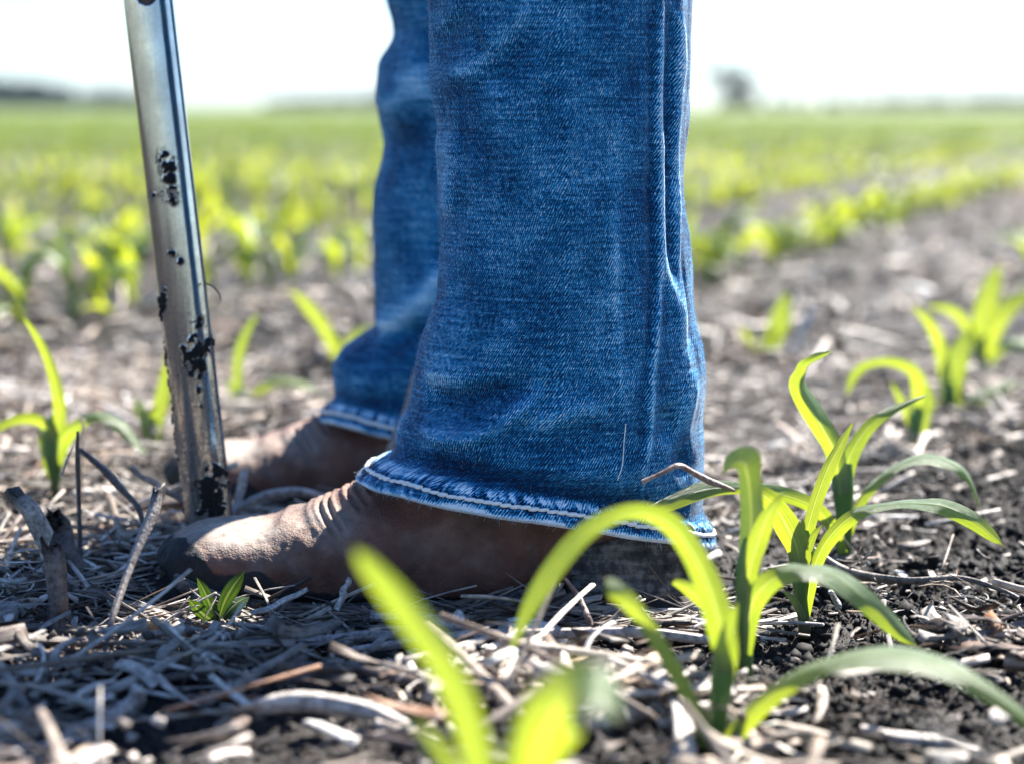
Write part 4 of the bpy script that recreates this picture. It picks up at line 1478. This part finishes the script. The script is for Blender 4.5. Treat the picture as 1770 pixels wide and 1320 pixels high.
def build_rows():
    r = np.random.default_rng(99)
    spots = []
    for k in range(-120, 110):
        y = 1.9 + r.uniform(0, .15)
        while y < 45:
            x = row_x(y, k) + r.normal(0, .012)
            if abs(x) < (.3 + .72 * y if y < 12 else 3.0 + .48 * y):
                skip = (k == 0 and y < 2.4) or (k == -1 and y < 2.25)
                if not skip and r.random() > .08:
                    spots.append((y, x))
            y += r.uniform(.045, .085) if y < 3 else r.uniform(.035, .07) if y < 14 else r.uniform(.08, .14)
    spots.sort()
    inview = [s for s in spots if abs(s[1]) < .285 * s[0]]
    lim = inview[279][0]
    near = [s for s in spots if s[0] <= lim and abs(s[1]) < .30 * s[0]]
    rest = [s for s in spots if not (s[0] <= lim and abs(s[1]) < .30 * s[0])]
    pa = [seedling_proto(200 + i, True) for i in range(6)]
    pb = [seedling_proto(300 + i, False) for i in range(8)]
    used = set()
    for y, x in near:
        pool = pa if y < 4.0 else pb
        p = pool[r.integers(len(pool))]
        o = p if p.name not in used else copy_tree(p)
        used.add(p.name)
        z = float(ground_h(np.array([x]), np.array([y]))[0])
        o.location = (x, y, z)
        o.rotation_euler = (r.normal(0, .06), r.normal(0, .06), r.uniform(0, 6.28))
        s = r.uniform(.9, 1.3) if y < 3.1 else r.uniform(.68, 1.02)
        o.scale = (s, s, s)
    # the rest of the field as one mass
    V, Q, off = [], [], 0
    variants = []
    for i in range(7):
        H, leaves = seedling_parts(400 + i)
        vv, qq, of = [], [], 0
        for c, s, h in leaves:
            j = [1, 5, 9, 13]
            g = np.stack([c[j] - s[j] * h[j][:, None], c[j] + s[j] * h[j][:, None]], 1)
            vv.append(g.reshape(-1, 3))
            qq.append(grid_quads(4, 2, False, of))
            of += 8
        variants.append((np.vstack(vv), np.vstack(qq)))
    sp = np.array([(x, y) for y, x in rest])
    which = r.integers(0, 7, len(sp))
    z = ground_h(sp[:, 0], sp[:, 1])
    for i in range(14):
        if i == 7:
            me = mesh_from('corn_field', np.vstack(V), np.vstack(Q), True)
            tag(link('corn_field', me, M_LEAF_FAR), 'far rows of young corn blurring into a bright green field', 'corn field', kind='stuff')
            V, Q, off = [], [], 0
        sel = (which == i % 7) & ((sp[:, 1] < 9.5 + .40 * sp[:, 0]) if i < 7 else (sp[:, 1] >= 9.5 + .40 * sp[:, 0]))
        i = i % 7
        n = sel.sum()
        a = r.uniform(0, 6.28, n)
        sc = r.uniform(.66, 1.0, n)
        vv, qq = variants[i]
        ca, sa = np.cos(a)[:, None], np.sin(a)[:, None]
        X = (vv[None, :, 0] * ca - vv[None, :, 1] * sa) * sc[:, None] + sp[sel, 0][:, None]
        Y = (vv[None, :, 0] * sa + vv[None, :, 1] * ca) * sc[:, None] + sp[sel, 1][:, None]
        Z = vv[None, :, 2] * sc[:, None] + z[sel][:, None]
        V.append(np.stack([X, Y, Z], -1).reshape(-1, 3))
        Q.append((qq[None] + (np.arange(n) * len(vv))[:, None, None]).reshape(-1, 4) + off)
        off += n * len(vv)
    me = mesh_from('green_crop', np.vstack(V), np.vstack(Q), True)
    tag(link('green_crop', me, M_LEAF_DULL), 'dull olive green crop below the horizon', 'crop', kind='stuff')


build_rows()

# ------------------------------------------------------------------ small weed at the toe
def build_weed():
    w = thing('small_weed', 'small broad leaved green weed in the straw below the boot toe', 'weed', gbase(377, 1.045))
    stem_mesh(w, [(378, 1092, 1.045, 6), (377, 1075, 1.045, 6), (376, 1055, 1.045, 6)], mat=M_WEED)
    for i, lf in enumerate([
        [(376, 1074, 1.045, 6, 0), (366, 1050, 1.043, 20, 0), (354, 1022, 1.04, 20, 10), (340, 997, 1.038, 3, 10)],
        [(378, 1070, 1.046, 6, 0), (388, 1040, 1.047, 22, 0), (404, 1012, 1.048, 26, 10), (424, 985, 1.05, 3, 10)],
        [(375, 1076, 1.04, 6, 20), (356, 1062, 1.035, 22, 30), (340, 1048, 1.03, 20, 40), (326, 1034, 1.028, 3, 40)],
        [(379, 1074, 1.048, 6, 20), (395, 1058, 1.05, 22, 30), (412, 1042, 1.055, 22, 40), (432, 1030, 1.06, 3, 40)],
    ]):
        hero_leaf(w, lf, seed=900 + i, cup=.3, wave=.05, mat=M_WEED, n=24)


build_weed()

# ------------------------------------------------------------------ single stalks and twigs that stand out
def stalk(name, label, cat, pts, col, ridges=7, seed=0, frayed=False, K=20, bumpy=.12, flat=1.0, group=None):
    """pts: (px, py, distance, width px)"""
    cen = np.array([P(p[0], p[1], p[2]) for p in pts])
    rad = np.array([p[3] / F * p[2] / 2 for p in pts])
    n = 60
    C = catmull(cen, n)
    R = catmull(rad[:, None].repeat(3, 1), n)[:, 0]
    C = C + np.stack([vn(np.stack([np.arange(n) * .07, np.full(n, i * 9.1), np.full(n, seed)], -1), seed) for i in range(3)], -1) * R.mean() * .55
    v, q, _ = tubes(C[None], R[None], K, np.array([flat]))
    v = v.reshape(n, K, 3)
    a = np.arange(K) * 2 * np.pi / K
    nz = fbm(np.stack([np.cos(a)[None] * 2.2 + 0 * C[:, :1], np.sin(a)[None] * 2.2 + 0 * C[:, :1], np.arange(n)[:, None] * .05 + 0 * a[None]], -1).reshape(-1, 3), 3, seed + 5).reshape(n, K)
    v = C[:, None] + (v - C[:, None]) * (1 + bumpy * np.cos(a * ridges)[None, :, None] + .35 * nz[..., None])
    if frayed:
        jag = RNG.uniform(-1, 1, K) * R[0] * 1.4
        v[0] += jag[:, None] * unit(C[0] - C[3])
        v[1] += .5 * jag[:, None] * unit(C[0] - C[3])
    base = cen[np.argmin(cen[:, 2])]
    colr = np.array(col)[None] * (1 + .35 * nz.reshape(-1, 1))
    if frayed:
        fade = np.repeat(sstep(.0, .22, np.linspace(0, 1, n)), K)[:, None]
        colr = colr * (.12 + .88 * fade)
    o = link(name, mesh_from(name, v.reshape(-1, 3) - base, q, True, colors=np.clip(colr, 0, 1)), M_STALK, None, tuple(base))
    tag(o, label, cat, group)
    return o


G = (.40, .37, .34)
DK = (.10, .085, .075)
PL = (.58, .55, .51)
TAN = (.44, .36, .28)
stalk('corn_stub', 'thick broken corn stub with a dark frayed top at the left edge', 'stalk', [(30, 852, 1.12, 28), (60, 900, 1.12, 34), (95, 965, 1.12, 34), (140, 1050, 1.11, 30)], G, seed=1, frayed=True)
stalk('corn_stub', 'short dark cracked stub leaning against the thick broken one', 'stalk', [(92, 893, 1.14, 34), (112, 935, 1.14, 42), (142, 1000, 1.13, 44), (165, 1060, 1.12, 40)], (.13, .11, .10), seed=2, frayed=True)
stalk('corn_stub', 'upright dark stub with one sunlit edge low on the left', 'stalk', [(88, 948, 1.02, 34), (92, 990, 1.02, 34), (103, 1060, 1.02, 36), (112, 1125, 1.015, 36)], (.17, .14, .13), seed=3, frayed=True)
stalk('dry_twig', 'thin straight upright twig left of the probe', 'twig', [(135, 745, 1.16, 4), (135, 790, 1.16, 8), (137, 870, 1.16, 8), (138, 960, 1.15, 9)], DK, seed=4, K=10)
stalk('dry_twig', 'dark slanting twig reaching from the upright twig towards the probe', 'twig', [(138, 775, 1.18, 9), (190, 825, 1.17, 13), (232, 870, 1.16, 11), (250, 905, 1.15, 9)], (.12, .10, .09), seed=5, K=12)
stalk('dry_twig', 'thin brown twig lying from the slanting twig to the probe foot', 'twig', [(225, 808, 1.22, 8), (265, 835, 1.21, 12), (318, 866, 1.20, 10)], (.30, .24, .20), seed=6, K=12)
stalk('husk_scrap', 'small pale shredded scrap hanging from the upright twig', 'husk', [(128, 768, 1.16, 6), (120, 790, 1.16, 14), (112, 815, 1.16, 12), (104, 822, 1.16, 4)], PL, seed=7, K=10, flat=.25)
stalk('corn_stalk', 'grey leaning stick in front of the boot toe', 'stalk', [(278, 848, 1.03, 22), (262, 890, 1.02, 20), (225, 985, 1.0, 14), (198, 1070, .98, 12), (182, 1125, .97, 8)], (.26, .235, .22), seed=8, frayed=True)
stalk('corn_stalk', 'long shiny stalk lying along the straw below the boot heel', 'stalk', [(585, 1122, .99, 12), (760, 1105, .99, 18), (900, 1095, .985, 18), (1060, 1093, .985, 17), (1180, 1104, .985, 16), (1270, 1112, .98, 10)], (.46, .42, .40), seed=9)
stalk('corn_stalk', 'bluish shaded stalk lying just below the boot arch', 'stalk', [(640, 1066, 1.03, 14), (760, 1080, 1.025, 24), (860, 1096, 1.02, 18), (900, 1100, 1.015, 10)], (.40, .37, .36), seed=10)
stalk('corn_stalk', 'grey shaded stalk lying low under the boot instep', 'stalk', [(500, 1106, 1.0, 14), (590, 1102, 1.0, 20), (690, 1098, 1.0, 18), (730, 1094, 1.0, 8)], (.36, .33, .32), seed=11)
stalk('corn_stalk', 'short pale rod lying just above the sunlit chaff', 'stalk', [(870, 1164, .935, 16), (930, 1160, .93, 20), (1010, 1148, .935, 18), (1090, 1138, .94, 14)], PL, seed=12)
stalk('corn_stalk', 'large blurred curved stalk near the bottom left', 'stalk', [(370, 1262, .86, 14), (450, 1226, .855, 28), (540, 1216, .85, 34), (640, 1236, .845, 30), (720, 1262, .84, 20)], (.50, .47, .44), seed=13)
stalk('corn_stalk', 'blurred straight stalk across the lower left corner', 'stalk', [(40, 1325, .83, 24), (140, 1268, .85, 28), (230, 1218, .87, 30), (245, 1185, .87, 26)], (.44, .41, .39), seed=14)
stalk('corn_stalk', 'blurred pale stalk across the lower right corner', 'stalk', [(1490, 1262, .86, 18), (1580, 1280, .855, 26), (1690, 1305, .85, 28), (1800, 1325, .845, 24)], (.42, .39, .37), seed=15)
stalk('corn_stalk', 'short straw leaning upright against the near boot sole', 'stalk', [(607, 1000, 1.05, 8), (595, 1020, 1.048, 13), (582, 1052, 1.045, 11)], (.50, .47, .45), seed=16, K=10)
stalk('corn_stalk', 'thin slanted straw in front of the boot ball', 'stalk', [(530, 1018, 1.05, 8), (490, 1038, 1.045, 10), (436, 1062, 1.04, 10)], (.50, .47, .45), seed=17, K=10)
stalk('corn_stalk', 'short split straw standing right of the probe foot', 'stalk', [(424, 812, 1.27, 13), (415, 845, 1.265, 16), (404, 890, 1.26, 12)], (.46, .43, .42), seed=18, K=12)
stalk('corn_stalk', 'curved shaded stalk lying behind the near boot toe', 'stalk', [(395, 890, 1.25, 10), (440, 862, 1.255, 16), (510, 850, 1.26, 16), (590, 858, 1.265, 10)], (.36, .34, .34), seed=19, K=12)
stalk('dry_twig', 'long dark twig running from the sharp corn plant to the right edge', 'twig', [(1360, 912, 1.13, 10), (1410, 952, 1.12, 15), (1470, 988, 1.11, 16), (1560, 1003, 1.10, 12), (1660, 1000, 1.10, 9), (1730, 1020, 1.09, 8), (1790, 1052, 1.08, 7)], (.17, .145, .13), seed=20, K=12, bumpy=.2)
stalk('dry_twig', 'thin bent twig resting on the corn leaf before the jeans', 'twig', [(1110, 832, 1.025, 8), (1135, 820, 1.025, 7), (1172, 805, 1.025, 9), (1200, 816, 1.03, 10), (1235, 833, 1.035, 12), (1272, 850, 1.04, 5)], (.34, .26, .23), seed=21, K=10)
stalk('dry_twig', 'dark stem leaning across the far boot cuff', 'twig', [(722, 640, 1.30, 9), (705, 690, 1.30, 10), (688, 740, 1.29, 12), (672, 790, 1.28, 10)], (.28, .24, .23), seed=22, K=10)
stalk('husk_scrap', 'brown curled husk lying in shade at the lower left', 'husk', [(345, 1192, .90, 10), (390, 1205, .90, 30), (430, 1210, .90, 28), (470, 1204, .90, 8)], (.30, .13, .06), seed=23, flat=.35)
stalk('husk_scrap', 'pale upright chip standing in the bare black soil', 'husk', [(1437, 1018, 1.06, 14), (1444, 1034, 1.06, 20), (1446, 1052, 1.06, 14)], (.42, .42, .42), seed=24, flat=.5)
stalk('corn_stalk', 'dark weathered stalk lying at the right edge of the bare soil', 'stalk', [(1690, 1122, .99, 18), (1740, 1090, 1.0, 26), (1800, 1060, 1.01, 24)], (.22, .19, .17), seed=25)
stalk('husk_scrap', 'bright white husk leaf standing by the pale seedling', 'husk', [(1365, 620, 2.1, 20), (1380, 580, 2.1, 46), (1400, 540, 2.1, 40), (1412, 515, 2.1, 12)], (.75, .73, .70), seed=26, flat=.12)
stalk('corn_stalk', 'brown split stalk at the roots of the blurred foreground corn', 'stalk', [(1300, 1250, .885, 20), (1340, 1268, .88, 28), (1370, 1290, .875, 20)], (.24, .13, .09), seed=27)
stalk('corn_stalk', 'dark twig standing in front of the boot heel', 'twig', [(975, 1000, 1.02, 6), (1000, 1030, 1.02, 10), (1015, 1062, 1.01, 12), (1020, 1080, 1.01, 10)], (.22, .17, .15), seed=28, K=10)
stalk('corn_stalk', 'thin pale straw pointing up beside the boot heel', 'stalk', [(1110, 1030, 1.02, 8), (1070, 1058, 1.015, 11), (1040, 1082, 1.01, 10)], (.44, .38, .33), seed=29, K=10)


# ------------------------------------------------------------------ distant trees
def leaf_cloud(centres, radii, n, size, seed):
    r = np.random.default_rng(seed)
    k = r.integers(0, len(centres), n)
    d = unit(r.normal(0, 1, (n, 3))) * (r.random(n) ** .45)[:, None]
    p = centres[k] + d * radii[k]
    a = unit(r.normal(0, 1, (n, 3)))
    b = unit(np.cross(a, r.normal(0, 1, (n, 3))))
    s = size * r.uniform(.5, 1.4, n)[:, None]
    V = np.stack([p - a * s, p + b * s * .6, p + a * s, p - b * s * .6], 1)
    return V.reshape(-1, 3), np.arange(n * 4).reshape(-1, 4)


def field_tree(label, px, y, h, w, seed):
    r = np.random.default_rng(seed)
    x = (px - 885) / F * y
    root = thing('tree', label, 'tree', (x, y, 0))
    C = catmull([(0, 0, -.3), (.1, 0, h * .25), (-.05, .1, h * .5), (.1, 0, h * .8)], 12)[None]
    v, q, _ = tubes(C, np.linspace(h * .035, h * .008, 12)[None], 10)
    V, Q, off = [v], [q], len(v)
    for i in range(7):
        a = r.uniform(0, 6.28)
        z0 = h * r.uniform(.22, .5)
        tip = np.array([math.cos(a) * w * .38, math.sin(a) * w * .38, z0 + h * r.uniform(.1, .35)])
        C = catmull([(0, 0, z0), tuple(tip * .5 + np.array([0, 0, z0 * .5])), tuple(tip)], 8)[None]
        v, q, _ = tubes(C, np.linspace(h * .014, h * .004, 8)[None], 6)
        V.append(v)
        Q.append(q + off)
        off += len(v)
    link('trunk', mesh_from('trunk', np.vstack(V), np.vstack(Q)), M_BARK, root)
    n = 16
    cen = np.stack([r.normal(0, .24, n) * w, r.normal(0, .24, n) * w, h * r.uniform(.14, .84, n)], -1)
    rad = np.stack([r.uniform(.12, .22, n) * w, r.uniform(.12, .22, n) * w, r.uniform(.08, .15, n) * h], -1)
    v, q = leaf_cloud(cen, rad, 22000, h * .042, seed)
    link('crown', mesh_from('crown', v, q, False), M_CROWN, root)


field_tree('lone round tree on the horizon right of the jeans', 1262, 300, 6.6, 5.6, 1)


def far_wood(label, pxs, y, hs, seed, n):
    r = np.random.default_rng(seed)
    m = int(90 * max(1, (pxs[1] - pxs[0]) / 700))
    px = r.uniform(pxs[0], pxs[1], m)
    h = np.interp(px, np.linspace(pxs[0], pxs[1], len(hs)), hs) * r.uniform(.75, 1.08, m)
    x = (px - 885) / F * y
    cen = np.stack([x, y + r.uniform(-15, 15, m), h * .5], -1)
    rad = np.stack([h * .55, h * .55, h * .5], -1)
    v, q = leaf_cloud(cen, rad, n, 1.0, seed)
    tag(link('distant_woods', mesh_from('distant_woods', v, q, False), M_CROWN), label, 'woods', kind='stuff')


far_wood('dark belt of woods on the horizon at the left', (-1800, 250), 500, [6.5, 9.5, 7.4, 9.4, 8.6, 9.2, 9.2, 8.6, 7, 3.4], 11, 110000)
far_wood('low strip of woods on the horizon left of the jeans', (460, 900), 500, [1.2, 2.4, 3.6, 4, 4], 12, 14000)
far_wood('thin line of woods on the horizon at the right', (1250, 2300), 500, [1.5, 2, 2.6, 3.2, 3.6, 4], 13, 22000)

# ------------------------------------------------------------------ the air over the field
def build_haze():
    x0, x1, y0, y1, z0, z1 = -900.0, 900.0, -6.0, 1400.0, -1.5, 30.0
    V = [(x, y, z) for z in (z0, z1) for y in (y0, y1) for x in (x0, x1)]
    Q = [(0, 2, 3, 1), (4, 5, 7, 6), (0, 1, 5, 4), (2, 6, 7, 3), (0, 4, 6, 2), (1, 3, 7, 5)]
    m, nt, out = new_mat('thin blue air')
    v = nt.nodes.new('ShaderNodeVolumePrincipled')
    v.inputs['Color'].default_value = (.62, .80, 1.0, 1)
    v.inputs['Density'].default_value = .0001
    v.inputs['Anisotropy'].default_value = .2
    nt.links.new(v.outputs[0], out.inputs['Volume'])
    o = link('haze', mesh_from('haze', V, Q, False), m)
    tag(o, 'thin bluish haze over the field', kind='stuff')


build_haze()

# ------------------------------------------------------------------ light, sky, camera
SUN_AZ = 40.5
SUN_EL = 49.0
w = bpy.data.worlds.new('World')
scene.world = w
w.use_nodes = True
nt = w.node_tree
nt.nodes.clear()
sky = nt.nodes.new('ShaderNodeTexSky')
sky.sky_type = 'NISHITA'
sky.sun_disc = False
sky.sun_elevation = math.radians(SUN_EL)
sky.sun_rotation = math.radians(SUN_AZ)
sky.air_density = 1.0
sky.dust_density = .4
sky.ozone_density = 3.0
bg = nt.nodes.new('ShaderNodeBackground')
bg.inputs['Strength'].default_value = .052
wo = nt.nodes.new('ShaderNodeOutputWorld')
wb = nt.nodes.new('ShaderNodeMix')
wb.data_type = 'RGBA'
wb.blend_type = 'MULTIPLY'
wb.inputs['Factor'].default_value = 1
wb.inputs[7].default_value = (.84, 1.0, 1.22, 1)
nt.links.new(sky.outputs[0], wb.inputs[6])
nt.links.new(wb.outputs[2], bg.inputs[0])
nt.links.new(bg.outputs[0], wo.inputs[0])

sl = bpy.data.lights.new('sun', 'SUN')
sl.energy = 5.0
sl.angle = math.radians(.53)
sl.color = (1, .95, .87)
so = bpy.data.objects.new('sun', sl)
COL.objects.link(so)
az, el = math.radians(SUN_AZ), math.radians(SUN_EL)
to_sun = Vector((math.sin(az) * math.cos(el), math.cos(az) * math.cos(el), math.sin(el)))
so.rotation_euler = to_sun.to_track_quat('Z', 'Y').to_euler()
so.location = (2, 2, 5)

cam = bpy.data.cameras.new('camera')
cam.lens = 70
cam.sensor_width = 36
cam.clip_start = .02
cam.clip_end = 8000
cam.dof.use_dof = True
cam.dof.focus_distance = 1.085
cam.dof.aperture_fstop = 4.2
cam.dof.aperture_blades = 9
co = bpy.data.objects.new('camera', cam)
COL.objects.link(co)
co.location = (0, 0, CAMZ)
co.rotation_euler = (math.pi / 2 - PITCH, 0, 0)
scene.camera = co

scene.view_settings.view_transform = 'Standard'
scene.view_settings.look = 'None'
scene.view_settings.exposure = 1.95
scene.view_settings.gamma = 1
scene.cycles.max_bounces = 8
scene.cycles.transparent_max_bounces = 8
scene.cycles.use_denoising = True
